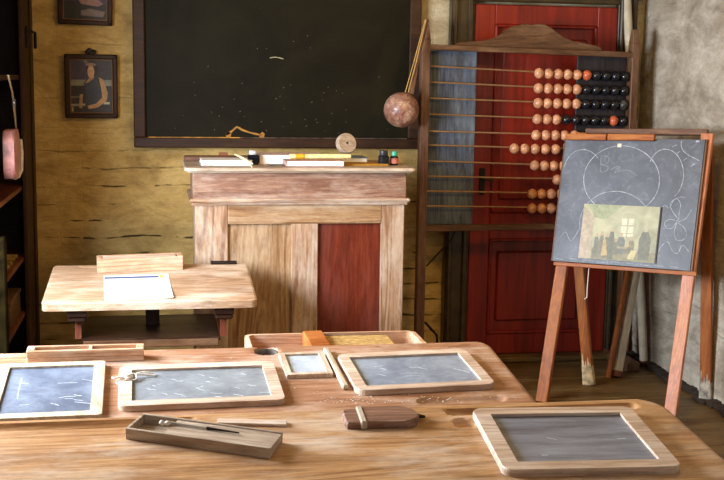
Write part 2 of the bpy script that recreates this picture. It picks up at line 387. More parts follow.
def slab(b):
    bx(b, (-.485, -.035, 1.092), (.485, .44, 1.101), .004)
    prism(b, rrect(1.0, .50, .02, 4, 0, .20), 1.101, pt, None, .003)
one('top', wood('grey', 'x'), slab, pod)

# ================================================================ desks
T6 = math.tan(R(6)); C6 = math.cos(R(6))
def desk_frame(x, y, z, rz=0):
    """a frame lying in the sloping desk top: x along the desk, y up the slope"""
    return Matrix.Translation((x, y, z))@rot('X', R(6))@rot('Z', rz)
def desk_board(name, parent, m, w_, d, th, rc, rfront, grooves, M):
    """worked top: rounded back corners, eased edges, scooped pen grooves and inkwell holes, all as relief"""
    st = .006; nx, ny = int(w_/st), int(d/st)
    def hw(v, right):
        y = v*d; r = rc
        if y > d-r: return w_/2-r+math.sqrt(max(0, r*r-(y-d+r)**2))
        r = rfront
        if y < r: return w_/2-r+math.sqrt(max(0, r*r-(r-y)**2))
        return w_/2
    def h(x, y):
        z = 0; e = min(hw(y/d, 1)-abs(x), y, d-y)
        if e < .008: z -= (.008-e)**2/.016
        for (k, gx, gy, a, bq, dep) in grooves:
            if k == 'hole':
                q = math.hypot(x-gx, (y-gy))/a
                if q < 1: z -= dep*min(1, (1-q)*5)
                elif q < 1.15: z += 0
            else:
                dx = max(0, abs(x-gx)-a+bq); q = math.hypot(dx, y-gy)/bq
                if q < 1: z -= dep*(1-q*q)**.7
        return z+noise.fractal(Vector((x*2, y*14, 3)), 1, 2, 3)*.0006
    bm = BM(); V = []
    for j in range(ny+1):
        v = j/ny; a = hw(v, 1); row = []
        for i in range(nx+1):
            x = -a+2*a*i/nx; row.append(bm.verts.new((x, v*d, h(x, v*d))))
        V.append(row)
    for j in range(ny):
        for i in range(nx): bm.faces.new((V[j][i], V[j][i+1], V[j+1][i+1], V[j+1][i]))
    rim = V[0]+[V[j][-1] for j in range(1, ny+1)]+V[-1][-2::-1]+[V[j][0] for j in range(ny-1, 0, -1)]
    low = [bm.verts.new((q.co.x*.998, d/2+(q.co.y-d/2)*.996, -th)) for q in rim]
    n = len(rim)
    for i in range(n): bm.faces.new((rim[i], low[i], low[(i+1) % n], rim[(i+1) % n]))
    bm.faces.new(low)
    return obj(name, bm, m, parent, True, M)
# front desk ------------------------------------------------------
def zf(y): return .76+T6*(y-2.453)
fd = thing('school_desk', 'long honey brown school desk nearest the viewer with scooped pen grooves', 'desk', (.30, 2.2, 0))
FX, FY, FD = .30, 1.93, .555     # centre x, near edge y, depth along slope
desk_board('desk_top', fd, wood('desk', 'x'), 1.70, FD, .028, .075, .03,
   [('g', .555, .512, .23, .019, .012), ('hole', .355, .448, .026, 0, .012), ('g', -.465, .515, .24, .021, .012)],
   Matrix.Translation((0, FY-2.2, zf(FY)))@rot('X', R(6)))
def under(b):
    bx(b, (-.74, -.2, .60), (.74, .18, .615)); bx(b, (-.74, .17, .60), (.74, .19, .69)); bx(b, (-.74, -.2, .60), (.74, -.185, .67))
one('book_shelf', wood('redbrown', 'x'), under, fd)
for s in (-1, 1):
    one('leg', wood('redbrown', 'z'), lambda b: (beam(b, (s*.72, .17, 0), (s*.72, .17, .72), .05, .035), beam(b, (s*.72, -.20, 0), (s*.72, -.20, .69), .05, .035), beam(b, (s*.72, -.26, .03), (s*.72, .26, .03), .05, .04)), fd)
# middle desk -----------------------------------------------------
def zm(y): return .76+T6*(y-3.113)
md = thing('school_desk', 'reddish tan middle school desk with round inkwell hole and four slates', 'desk', (.17, 2.86, 0))
MX, MY, MD = .17, 2.59, .528
desk_board('desk_top', md, wood('deskred', 'x'), 1.49, MD, .026, .045, .04,
   [('hole', .112, .492, .034, 0, .022), ('g', .112, .492, .045, .045, .002), ('g', .56, .095, .115, .022, .012), ('g', .56, .503, .14, .007, .003)],
   Matrix.Translation((0, MY-2.86, zm(MY)))@rot('X', R(6)))
one('inkwell', plain('pewter', (120, 116, 110), .35, .5), lambda b: lathe(b, [(.0, -.04), (.030, -.04), (.032, -.004), (.028, -.004), (.026, -.034), (0, -.034)], 20, desk_frame(.112, MY-2.86+.489, zm(MY+.489)-.001)), md, True)
def under(b):
    bx(b, (-.66, -.15, .60), (.66, .16, .615)); bx(b, (-.66, .15, .60), (.66, .168, .70))
one('book_shelf', wood('redbrown', 'x'), under, md)
for s in (-1, 1):
    one('leg', wood('redbrown', 'z'), lambda b: (beam(b, (s*.64, .15, 0), (s*.64, .15, .71), .05, .035), beam(b, (s*.64, -.17, 0), (s*.64, -.17, .68), .05, .035), beam(b, (s*.64, -.22, .03), (s*.64, .24, .03), .05, .04)), md)
def dust(b):
    rr = random.Random(11); Mx = Matrix.Translation((0, MY-2.86, zm(MY)))@rot('X', R(6))
    for cx, cy, sx, sy, n in ((.30, .125, .05, .02, 60), (.2, .20, .20, .12, 45), (.60, .30, .08, .12, 25), (.45, .10, .12, .012, 30)):
        for _ in range(n):
            x, y = rr.gauss(cx, sx), rr.gauss(cy, sy); q = rr.uniform(.0006, .0018)
            if abs(x) < .70 and .02 < y < .50: bx(b, (x-q, y-q*.7, -.0005), (x+q, y+q*.7, .0009), 0, Mx)
o = one('chalk_dust', plain('chalk_crumbs', (236, 228, 220), .9), dust, md); o['kind'] = 'stuff'
# left small desk -------------------------------------------------
def zl(y): return .66+T6*(y-4.33)
ld = thing('pupil_desk', 'small pale tilted desk at the left on red brown legs', 'desk', (-.04, 4.58, 0))
desk_board('desk_top', ld, wood('deskpale', 'x'), .80, .535, .032, .02, .022, [('g', 0, .49, .30, .012, .004)],
   Matrix.Translation((0, 4.315-4.58, zl(4.315)))@rot('X', R(6)))
for s in (-1, 1):
    def lg(b):
        beam(b, (s*.275, -.17, 0), (s*.275, -.17, .60), .045, .03); beam(b, (s*.275, .20, 0), (s*.275, .20, .64), .045, .03)
        beam(b, (s*.275, -.24, .03), (s*.275, .26, .03), .05, .035)
        pass
        bx(b, (s*.275-.012, -.17, .50), (s*.275+.012, .20, .63))
    one('leg', wood('redbrown', 'z'), lg, ld)
    one('bracket', wood('dark', 'x'), lambda b: (bx(b, (s*.275-.038, -.235, .597), (s*.275+.038, -.196, .635), .003), bx(b, (s*.275-.034, -.225, .575), (s*.275+.034, -.194, .598), .006)), ld)
one('lower_shelf', wood('dark', 'x'), lambda b: (bx(b, (-.262, -.19, .487), (.262, .25, .501), .002), ), ld)
one('shelf_lip', wood('brown', 'x'), lambda b: bx(b, (-.255, -.202, .468), (.255, -.190, .496), .002), ld)
one('shelf_divider', wood('dark', 'z'), lambda b: bx(b, (-.025, .05, .501), (.03, .07, .665), .002), ld)
one('back_hinge', M_iron, lambda b: (bx(b, (-.055, -.012, 0), (.055, .012, .006), .002), tube(b, [(-.055, .012, .005), (.055, .012, .005)], .005)), ld, M=desk_frame(.30, .255, zl(4.835)+.001))
# trough bench behind the middle desk -------------------------------
tb = thing('trough_bench', 'low open wooden trough bench just behind the middle desk', 'bench', (.535, 3.470, 0))
def tr(b):
    o = rrect(.555, .27, .03); i_ = rrect(.53, .245, .02)
    n = len(o)
    vo0 = [b.verts.new((x, y, .60)) for x, y in o]; vo1 = [b.verts.new((x, y, .685)) for x, y in o]
    vi0 = [b.verts.new((x, y, .61)) for x, y in i_]; vi1 = [b.verts.new((x, y, .685)) for x, y in i_]
    for k in range(n):
        j = (k+1) % n
        b.faces.new((vo0[k], vo0[j], vo1[j], vo1[k])); b.faces.new((vo1[k], vo1[j], vi1[j], vi1[k])); b.faces.new((vi1[k], vi1[j], vi0[j], vi0[k]))
    b.faces.new(vo0); b.faces.new(vi0)
one('trough', wood('box', 'x'), tr, tb)
for s in (-1, 1):
    one('leg', wood('redbrown', 'z'), lambda b: (bx(b, (s*.24-.02, -.08, 0), (s*.24+.02, .08, .60), .003), bx(b, (s*.24-.025, -.11, 0), (s*.24+.025, .11, .03), .004)), tb)
o = one('wooden_block', wood('easel', 'x'), lambda b: bx(b, (-.032, -.10, 0), (.032, .10, .086), .004), M=Matrix.Translation((.475, 3.487, .6105)))
tag(o, 'orange brown wooden block sticking up from the trough bench', 'block')
tw = plain('ochre_cover', (176, 142, 84), .7, var=.3, scale=60)
bk = thing('old_book', 'ochre mottled book lying in the trough bench', 'book', (.615, 3.485, .6105))
one('cover', tw, lambda b: (bx(b, (-.10, -.09, 0), (.10, .09, .004), .001), bx(b, (-.10, -.09, .066), (.10, .09, .070), .001), bx(b, (-.10, .085, 0), (.10, .09, .070), .001)), bk)
one('pages', plain('old_pages', (206, 190, 150), .8), lambda b: bx(b, (-.096, -.086, .004), (.096, .085, .066)), bk)

# ================================================================ slates
def slate(label, M, w_, d, fw, th, rc, fmat, smat, lines=(), frame_lab=None):
    t = thing('writing_slate', label, 'slate', M, 'framed writing slates')
    def fr(b):
        o = rrect(w_, d, rc, 6); i_ = []
        # inner ring shares the vertex count
        iw, id_ = w_-2*fw, d-2*fw; i_ = rrect(iw, id_, .002, 6)
        lay = [(o, .001, 1), (o, th-.003, 1), (None, th, 0)]
        A = [b.verts.new((x, y, 0)) for x, y in o]; B = [b.verts.new((x, y, th-.003)) for x, y in o]
        k = .993; C_ = [b.verts.new((x*k, y*k, th)) for x, y in o]; D = [b.verts.new((x, y, th)) for x, y in i_]; E_ = [b.verts.new((x, y, 0)) for x, y in i_]
        n = len(o)
        for P, Q in ((A, B), (B, C_), (C_, D), (D, E_), (E_, A)):
            for i in range(n): b.faces.new((P[i], P[(i+1) % n], Q[(i+1) % n], Q[i]))
    one('frame', fmat, fr, t)
    one('slate_panel', smat, lambda b: bx(b, (-w_/2+fw-.001, -d/2+fw-.001, .001), (w_/2-fw+.001, d/2-fw+.001, th*.55)), t)
    if lines:
        def ch(b):
            for ln in lines: ribbon(b, [(p[0], p[1], 0) for p in ln], .0016, Matrix.Translation((0, 0, th*.55)), .0003)
        one('chalk_marks', M_chalk, ch, t)
    return t
SM = lambda n, dust, amt, lo=.42, hi=.75, g=(1, 1, 1), base=(122, 132, 150): slate_mat(n, base, dust, amt, g, lo, hi, .42)
e = .0005
def scrib(n, w_, d, seed, L=.05):
    rr = random.Random(seed); o = []
    for _ in range(n):
        x, y = rr.uniform(-w_, w_), rr.uniform(-d, d); a = rr.uniform(-.9, .2); l = rr.uniform(.3, 1)*L
        o.append([(x, y), (x+l*.5*math.cos(a), y+l*.5*math.sin(a)+rr.uniform(-.003, .003)), (x+l*math.cos(a), y+l*math.sin(a))])
    return o
slate('large front slate with thick whitish frame at the right end of the nearest desk', desk_frame(.855, 2.250, zf(2.250)+e, -.055), .368, .318, .036, .016, .022, wood('slatef', 'x'),
      SM('slate_front', (164, 176, 198), .75, .35, .7, (.5, 3.5, 1), (72, 82, 104)), scrib(3, .1, .08, 3, .03))
slate('slate with wide pale frame at the far left of the middle desk', desk_frame(-.275, 2.815, zm(2.815)+e, .02), .266, .366, .028, .013, .010, wood('slatepale', 'y'),
      SM('slate_left', (166, 178, 198), .6, base=(88, 97, 116)), [[(-.07, .09), (-.07, .02), (-.068, -.05)], [(-.07, .055), (-.05, .05)]]+scrib(9, .08, .09, 5))
ts = slate('long slate with a twisted string tied to its left end', desk_frame(.092, 2.820, zm(2.820)+e, .02), .398, .276, .032, .014, .024, wood('slatef', 'x'),
      SM('slate_string', (180, 186, 192), .65, base=(122, 127, 134)), scrib(22, .14, .09, 9, .03))
slate('small framed slate beside the thin wooden stick', desk_frame(.372, 2.945, zm(2.945)+e, .02), .122, .17, .015, .011, .004, wood('slatef', 'y'),
      SM('slate_small', (204, 214, 226), .9, .3, .6, base=(150, 160, 172)))
slate('bluish slate at the right end of the middle desk, corners rounded', desk_frame(.650, 2.872, zm(2.872)+e, .045), .364, .272, .030, .014, .028, wood('slatef', 'x'),
      SM('slate_right', (184, 196, 212), .8, .38, .7), scrib(10, .13, .08, 12))
# string tied through the long slate
st = BM()
loop = []
for k in range(26):
    a = k/25*2*math.pi; loop.append((-.185+.030*math.cos(a), .045+.012*math.sin(a)+.006*math.sin(3*a), .017+.004*math.sin(2*a)))
tube(st, loop, .0022, 6)
loop = [(-.17, .055, .017), (-.14, .075, .018), (-.11, .078, .012), (-.115, .066, .012), (-.16, .060, .018), (-.19, .045, .019), (-.205, .03, .008), (-.198, .018, .006), (-.18, .03, .018), (-.165, .045, .019)]
tube(st, loop, .0024, 6); lathe(st, [(0, -.006), (.008, -.004), (.010, 0), (.007, .005), (0, .007)], 10, Matrix.Translation((-.178, .045, .020)))
o = obj('tied_string', st, M_string, ts, True); o['label'] = 'white knotted string'

# ================================================================ pencil boxes and small things on the desks
def pencil_box(label, M, w_, d, h_, kind, chan):
    t = thing('pencil_box', label, 'pencil box', M)
    def body(b):
        bx(b, (-w_/2, -d/2, 0), (w_/2, d/2, h_*.45), .002)
        bx(b, (-w_/2, -d/2, h_*.45), (w_/2, -d/2+chan, h_), .0015); bx(b, (-w_/2, d/2-chan, h_*.45), (w_/2, d/2, h_), .0015)
        bx(b, (-w_/2, -d/2+chan, h_*.45), (-w_/2+.02, d/2-chan, h_), .0015); bx(b, (w_/2-.02, -d/2+chan, h_*.45), (w_/2, d/2-chan, h_), .0015)
    one('box_body', wood(kind, 'x'), body, t)
    return t
t = pencil_box('long shallow wooden pencil box, hollowed on top, behind the left slate', desk_frame(-.198, 3.046, zm(3.046)+e), .300, .045, .034, 'box', .008)
one('box_divider', wood('box', 'y'), lambda b: bx(b, (.008, -.015, .014), (.016, .015, .033), .001), t)
one('box_rubber', wood('redbrown', 'x'), lambda b: bx(b, (-.10, -.006, .0151), (-.02, .006, .022), .003), t)
t = pencil_box('taller pale pencil box on the small left desk behind the paper', desk_frame(-.087, 4.765, zl(4.765)+e, .1), .345, .065, .058, 'box', .007)
one('sliding_lid', wood('slatef', 'x'), lambda b: (bx(b, (-.150, -.025, .051), (.145, .025, .056), .001), bx(b, (.105, -.012, .056), (.12, .012, .0575), .0005)), t)
# open box in front
t = thing('pencil_case', 'weathered grey open pencil box with half slid lid on the nearest desk', 'pencil box', desk_frame(.084, 2.334, zf(2.334)+e, -.42))
w_, d, h_ = .315, .088, .024
one('box_body', wood('grey', 'x'), lambda b: (bx(b, (-w_/2, -d/2, 0), (w_/2, d/2, .004), .001), bx(b, (-w_/2, -d/2, .004), (w_/2, -d/2+.007, h_), .001), bx(b, (-w_/2, d/2-.007, .004), (w_/2, d/2, h_), .001),
    bx(b, (-w_/2, -d/2+.007, .004), (-w_/2+.007, d/2-.007, h_), .001), bx(b, (w_/2-.007, -d/2+.007, .004), (w_/2, d/2-.007, h_-.004), .001)), t)
one('sliding_lid', wood('grey', 'x'), lambda b: bx(b, (-.075, -d/2+.006, .017), (w_/2+.001, d/2-.006, .0215), .001), t)
one('latch', M_metal, lambda b: prism(b, [(-.008, .0), (.008, 0), (.0, .012)], 0, .0015, Matrix.Translation((.098, -d/2+.001, .008))@rot('X', R(90))), t)
def FDp(dx, dy, dz): return desk_frame(.084, 2.334, zf(2.334)+e, -.42)@Vector((dx, dy, dz+.0008))
pn = thing('dip_pen', 'thin metal dip pen lying over the lid of the open pencil box', 'pen', FDp(-.06, .01, .022))
a, c2 = FDp(-.085, .010, .0245), FDp(.075, .006, .0245); base = Vector(FDp(-.06, .01, .022))
one('pen_shaft', plain('pen_silver', (190, 184, 176), .3, .6), lambda b: tube(b, [a-base, a.lerp(c2, .55)-base], [.0032, .0026]), pn, True)
one('pen_holder', M_iron, lambda b: tube(b, [a.lerp(c2, .55)-base, a.lerp(c2, .62)-base, c2-base], [.0036, .003, .0016]), pn, True)
kn = FDp(-.09, .008, .022)
def kb(b):
    for k in range(5):
        lathe(b, [(0, -.005), (.005, -.002), (.006, .001), (.003, .005), (0, .006)], 8, Matrix.Translation(kn-base+Vector((random.uniform(-.008, .006), random.uniform(-.006, .006), random.uniform(-.001, .004)))))
one('pen_knot', M_string, kb, pn, True)
o = one('ruler', wood('slatef', 'x'), lambda b: bx(b, (-.075, -.012, 0), (.075, .012, .006), .001), M=desk_frame(.190, 2.412, zf(2.412)+e, -.16)); tag(o, 'flat pale wooden strip lying behind the open pencil box', 'ruler')
o = one('wooden_stick', wood('slatepale', 'y'), lambda b: (bx(b, (-.008, -.145, 0), (.008, .145, .012), .003)), M=desk_frame(.4480, 2.915, zm(2.915)+e, .03)); tag(o, 'thin whitish wooden stick between small slate and bluish slate', 'stick')
t = thing('clasp_case', 'dark brown rounded wooden case, its lid split near the left end', 'case', desk_frame(.473, 2.402, zf(2.402)+e, -.03))
def cs(x0, x1, h0, h1, rnd):
    def f(b):
        if rnd:
            o = [(x0, -.043), (x1-.04, -.043)]+[(x1-.04+.04*math.sin(a_), -.043*math.cos(a_)) for a_ in [R(q) for q in range(15, 180, 15)]]+[(x1-.04, .043), (x0, .043)]
        else: o = [(x0+.004, -.040), (x1, -.043), (x1, .043), (x0+.004, .040), (x0, .03), (x0, -.03)]
        prism(b, o, h0, h1, rot('Z', 0), .004)
    return f
one('case_body', wood('frieze', 'x'), cs(-.04, .083, 0, .017, True), t)
one('case_end', wood('frieze', 'x'), cs(-.085, -.047, 0, .014, False), t)
one('hinge', wood('grey', 'y'), lambda b: (bx(b, (-.052, -.046, 0), (-.038, .046, .019), .003), ), t)
one('peg', M_iron, lambda b: tube(b, [(.08, .004, .008), (.098, .004, .006)], [.006, .003]), t)
# paper
pp = thing('printed_sheet', 'white paper sheet with a thin blue stripe on the small left desk', 'paper', desk_frame(-.093, 4.51, zl(4.51)+e, .05))
def pap(b):
    n = 12; V = []
    for j in range(n+1):
        for i in range(n+1):
            x = -.128+.256*i/n; y = -.175+.35*j/n
            z = .001+.006*max(0, (x/.128))**3*max(0, -y/.175)+.002*max(0, -x/.128)**2*max(0, -y/.175)
            V.append((x, y, z))
    for dz in (0,): vs = [b.verts.new(p) for p in V]
    lo = [b.verts.new((p[0], p[1], p[2]-.0007)) for p in V]
    for j in range(n):
        for i in range(n):
            q = [j*(n+1)+i, j*(n+1)+i+1, (j+1)*(n+1)+i+1, (j+1)*(n+1)+i]
            b.faces.new([vs[k] for k in q]); b.faces.new([lo[k] for k in q[::-1]])
one('sheet', M_paper, pap, pp, True)
one('blue_stripe', plain('blue_ink', (52, 78, 140), .6), lambda b: bx(b, (-.126, .124, .0008), (.088, .148, .0014)), pp)
one('yellow_mark', plain('yellow_ink', (236, 196, 70), .6), lambda b: bx(b, (.092, .120, .0008), (.108, .156, .0014)), pp)

# ================================================================ things on the podium
PT = pt+.0005
def bottle(label, x, y, r, h_, body, cap, capc, group='ink bottles on the podium', square=False, lab=None):
    t = thing('ink_bottle', label, 'ink bottle', (x, y, PT), group)
    if square: one('glass_body', body, lambda b: (bx(b, (-r, -r, 0), (r, r, h_*.72), .005, seg=2),), t)
    else: one('glass_body', body, lambda b: lathe(b, [(0, 0), (r*.95, 0), (r, .003), (r, h_*.58), (r*.8, h_*.66), (r*.6, h_*.7), (0, h_*.7)], 20), t, True)
    one('bottle_cap', cap, lambda b: lathe(b, [(0, h_*.68), (r*.72, h_*.68), (r*.75, h_*.72), (r*.75, h_*.97), (r*.68, h_), (0, h_)], 20), t, True)
    if lab: one('paper_label', lab, lambda b: lathe(b, [(r+.0006, h_*.14), (r+.0006, h_*.52)], 20), t, True)
    return t
bottle('squat black ink bottle with pale lid near left end of podium', .405, 5.10, .026, .062, M_glassdark, plain('pale_cap', (190, 190, 188), .4), 0, square=True)
bottle('black ink bottle with dark cap at the right end of podium', .985, 5.06, .025, .066, M_glassdark, plain('black_cap', (44, 44, 50), .35), 0)
bottle('small ink bottle with turquoise cap and red label on podium', 1.035, 5.07, .019, .062, M_glassdark, plain('turquoise_cap', (70, 170, 140), .4), 0, lab=plain('red_label', (196, 110, 90), .6, var=.35, scale=40))
t = thing('paper_stack', 'stack of white sheets at the left end of the podium', 'paper', (.285, 5.12, PT))
for k in range(5):
    b = BM(); a_ = random.uniform(-.05, .05)
    bx(b, (-.11, -.09, k*.0045), (.11, .09, k*.0045+.004), .0005, rot('Z', a_)); obj('sheet', b, M_paper, t)
o = one('long_board', wood('bar', 'x'), lambda b: bx(b, (-.16, -.04, 0), (.16, .04, .022), .003), M=Matrix.Translation((.265, 5.325, PT))); tag(o, 'pinkish grey board overhanging left rear corner of podium', 'board')
o = one('rubber_block', wood('redbrown', 'x'), lambda b: bx(b, (-.02, -.012, 0), (.02, .012, .014), .003), M=Matrix.Translation((.285, 5.33, PT+.0225))); tag(o, 'small red brown block on the board behind the sheets', 'block')
def quill(b):
    tube(b, [(0, .14, .030), (.02, .08, .024), (.045, .0, .012), (.055, -.05, .003), (.060, -.085, -.012)], [.003, .005, .006, .0045, .002], 8)
o = one('quill_pen', plain('quill_cream', (232, 212, 170), .5), quill, None, True, Matrix.Translation((.325, 4.99, PT+.012))); tag(o, 'cream quill leaning over the front edge of podium', 'quill')
def book(label, x, y, z, w_, d, h_, cover, rz=0, pages=M_paper):
    t = thing('closed_book', label, 'book', Matrix.Translation((x, y, z))@rot('Z', rz))
    one('cover', cover, lambda b: (bx(b, (-w_/2, -d/2, 0), (w_/2, d/2, .003), .001), bx(b, (-w_/2, -d/2, h_-.003), (w_/2, d/2, h_), .001), bx(b, (-w_/2, -d/2, 0), (-w_/2+.004, d/2, h_), .001)), t)
    one('pages', pages, lambda b: bx(b, (-w_/2+.004, -d/2+.003, .003), (w_/2-.004, d/2-.003, h_-.003)), t)
pk = plain('pink_white_cover', (230, 206, 202), .5)
book('thick white book with faded pink cover in the middle of podium', .57, 5.20, PT, .30, .20, .042, pk)
book('flat pinkish brown book at the front middle of podium', .665, 5.035, PT, .26, .12, .026, plain('dusty_rose', (176, 130, 120), .5))
book('thin blue grey book under the round wooden disc', .83, 5.23, PT, .20, .16, .028, plain('blue_grey_cover', (110, 124, 140), .5))
t = thing('rolled_chart', 'pale yellow rolled chart resting across the books', 'roll', (.68, 5.10, PT+.0375))
one('paper_roll', plain('cream_roll', (240, 222, 160), .5), lambda b: tube(b, [(-.115, -.02, 0), (.16, -.01, 0)], .011, 14), t, True)
one('roll_band', plain('yellow_band', (206, 164, 40), .5), lambda b: tube(b, [(-.09, -.0191, 0), (-.05, -.0177, 0)], .0125, 14), t, True)
o = one('key_clasp', M_metal, lambda b: (bx(b, (-.03, -.008, 0), (.03, .008, .008), .002), tube(b, [(-.03+.012*math.cos(q), .012*math.sin(q), .005) for q in [k*math.pi/6 for k in range(13)]], .003, 6)), M=Matrix.Translation((.50, 5.02, PT))); tag(o, 'small grey metal clasp left of the flat pinkish book', 'clasp')
o = one('yellow_folder', plain('dark_mustard', (158, 112, 30), .6), lambda b: (bx(b, (-.10, -.06, 0), (.10, .06, .009), .001),), M=Matrix.Translation((.90, 5.08, PT))); tag(o, 'thin mustard folder left of the two right ink bottles', 'folder')
def disc(b):
    Mx = rot('Z', R(20))@rot('X', R(74)); n = 28
    def ring(r, z): return [b.verts.new(Mx@Vector((r*math.cos(2*math.pi*k/n), r*math.sin(2*math.pi*k/n), z))) for k in range(n)]
    L = [ring(.007, .0), ring(.044, 0), ring(.048, .005), ring(.048, .027), ring(.044, .032), ring(.007, .032)]
    for A, B in zip(L, L[1:]+L[:1]):
        for k in range(n): b.faces.new((A[k], A[(k+1) % n], B[(k+1) % n], B[k]))
o = one('wooden_disc', wood('grey', 'x'), disc, None, True, Matrix.Translation((.835, 5.24, PT+.028+.054))); tag(o, 'round greyish wooden disc with a centre hole standing on podium', 'disc')
# ================================================================ blackboard
bb_ = thing('blackboard', 'huge dark wall blackboard in a brown frame, scuffed along the bottom', 'blackboard', (.60, W-.045, 1.14))
M_bb, nt, bs = mat('blackboard_paint')
v = sc_coord(nt, (1, 1, 1)); n1 = noi(nt, v, 3, 6, 1.2, .6); n2 = noi(nt, sc_coord(nt, (14, 1, 14)), 1.5, 6, 2, .7)
c = ramp(nt, n1, [(.3, sr(20, 17, 9)), (.7, sr(34, 30, 17))]); f = ramp(nt, n2, [(.64, (0,)*3), (.74, (.35,)*3)])
c = mix(nt, f, c, sr(78, 70, 50)); nt.links.new(c, bs.inputs['Base Color']); bs.inputs['Roughness'].default_value = .55; bs.inputs['Specular IOR Level'].default_value = .12; bump(nt, bs, n2, .1, .001)
one('board_surface', M_bb, lambda b: bx(b, (-.68, .0, .045), (.68, .02, 1.05)), bb_)
def bf(b):
    bx(b, (-.73, -.02, 0), (.73, .03, .052), .005); bx(b, (-.73, -.02, 1.03), (.73, .03, 1.08), .005)
    bx(b, (-.73, -.02, .052), (-.672, .03, 1.03), .005); bx(b, (.672, -.02, .052), (.73, .03, 1.03), .005)
one('board_frame', wood('frame', 'x'), bf, bb_)
one('worn_ledge', plain('worn_ochre', (196, 142, 56), .6, var=.5, scale=25), lambda b: bx(b, (-.66, -.0215, .050), (-.20, .0, .0545), .001), bb_)
one('chalk_ledge', plain('dusty_brown', (112, 92, 74), .8, var=.5, scale=25), lambda b: bx(b, (-.198, -.0215, .050), (.665, .0, .0540), .001), bb_)
def chips(b):
    Mx = rot('X', R(90)); ribbon(b, [(-.27, .065, 0), (-.24, .085, 0), (-.215, .105, 0), (-.19, .092, 0), (-.15, .078, 0), (-.09, .065, 0)], .010, Matrix.Translation((0, 0.0, 0))@Mx, .001)
    for x0, z0 in ((-.09, .06), (-.26, .06)):
        prism(b, [(x0-.012, z0-.012), (x0+.012, z0-.012), (x0+.016, z0+.012), (x0+.004, z0+.022), (x0-.01, z0+.01)], 0, .001, Mx)
one('flaked_patch', plain('bare_wood_patch', (176, 124, 50), .7), chips, bb_)
def specks(b):
    rr = random.Random(4); Mx = rot('X', R(90))
    for _ in range(46):
        x = rr.gauss(.05, .28) if rr.random() < .6 else rr.uniform(-.6, .62); z = rr.choice((rr.gauss(.28, .06), rr.uniform(.1, .6), rr.gauss(.12, .03))); a = rr.uniform(0, 3.1); l = rr.uniform(.002, .007)
        ribbon(b, [(x, z, 0), (x+l*math.cos(a), z+l*math.sin(a), 0)], .0015, Mx, .0004)
    ribbon(b, [(-.05, .455, 0), (-.02, .46, 0), (.02, .452, 0)], .005, Mx, .0004)
one('chalk_marks', plain('old_chalk', (170, 160, 130), .9), specks, bb_)

# ================================================================ framed pictures (generic stand-ins)
def framed(label, x, z, w_, h_, rz, cells):
    t = thing('framed_picture', label, 'picture', Matrix.Translation((x, W-.018, z))@rot('Y', rz)@rot('X', R(2)), 'dark framed pictures on the back wall')
    f = .024
    def fr(b):
        for q in ((-w_/2, -h_/2, w_/2, -h_/2+f), (-w_/2, h_/2-f, w_/2, h_/2), (-w_/2, -h_/2, -w_/2+f, h_/2), (w_/2-f, -h_/2, w_/2, h_/2)): bx(b, (q[0], -.022, q[1]), (q[2], .006, q[3]), .005)
    one('frame', wood('frame', 'z'), fr, t)
    one('gilt_inner_edge', plain('old_gilt', (120, 84, 40), .4, .3), lambda b: [bx(b, (q[0], -.016, q[1]), (q[2], -.006, q[3]), .001) for q in
       ((-w_/2+f, -h_/2+f, w_/2-f, -h_/2+f+.005), (-w_/2+f, h_/2-f-.005, w_/2-f, h_/2-f), (-w_/2+f, -h_/2+f, -w_/2+f+.005, h_/2-f), (w_/2-f-.005, -h_/2+f, w_/2-f, h_/2-f))], t)
    b = BM(); mats = []
    def poly(pts, ci, k):
        vs = [b.verts.new((px*(w_/2-f), -.006-k*.0002, pz*(h_/2-f))) for px, pz in pts]; fa = b.faces.new(vs); fa.material_index = ci
    for k, (pts, rgb) in enumerate(cells):
        mats.append(plain(f'print_{rgb[0]}_{rgb[1]}_{rgb[2]}', rgb, .5, var=.2, scale=40, bmp=0)); poly(pts, k, k)
    me = bpy.data.meshes.new('print'); b.to_mesh(me); b.free(); [me.materials.append(q) for q in mats]
    o = bpy.data.objects.new('print', me); COL.objects.link(o); o.parent = t
    one('backing', wood('dark', 'x'), lambda b: bx(b, (-w_/2+.01, -.0055, -h_/2+.01), (w_/2-.01, .004, h_/2-.01)), t)
    return t
def ov(cx, cz, rx, rz, n=14): return [(cx+rx*math.cos(2*math.pi*k/n), cz+rz*math.sin(2*math.pi*k/n)) for k in range(n)]
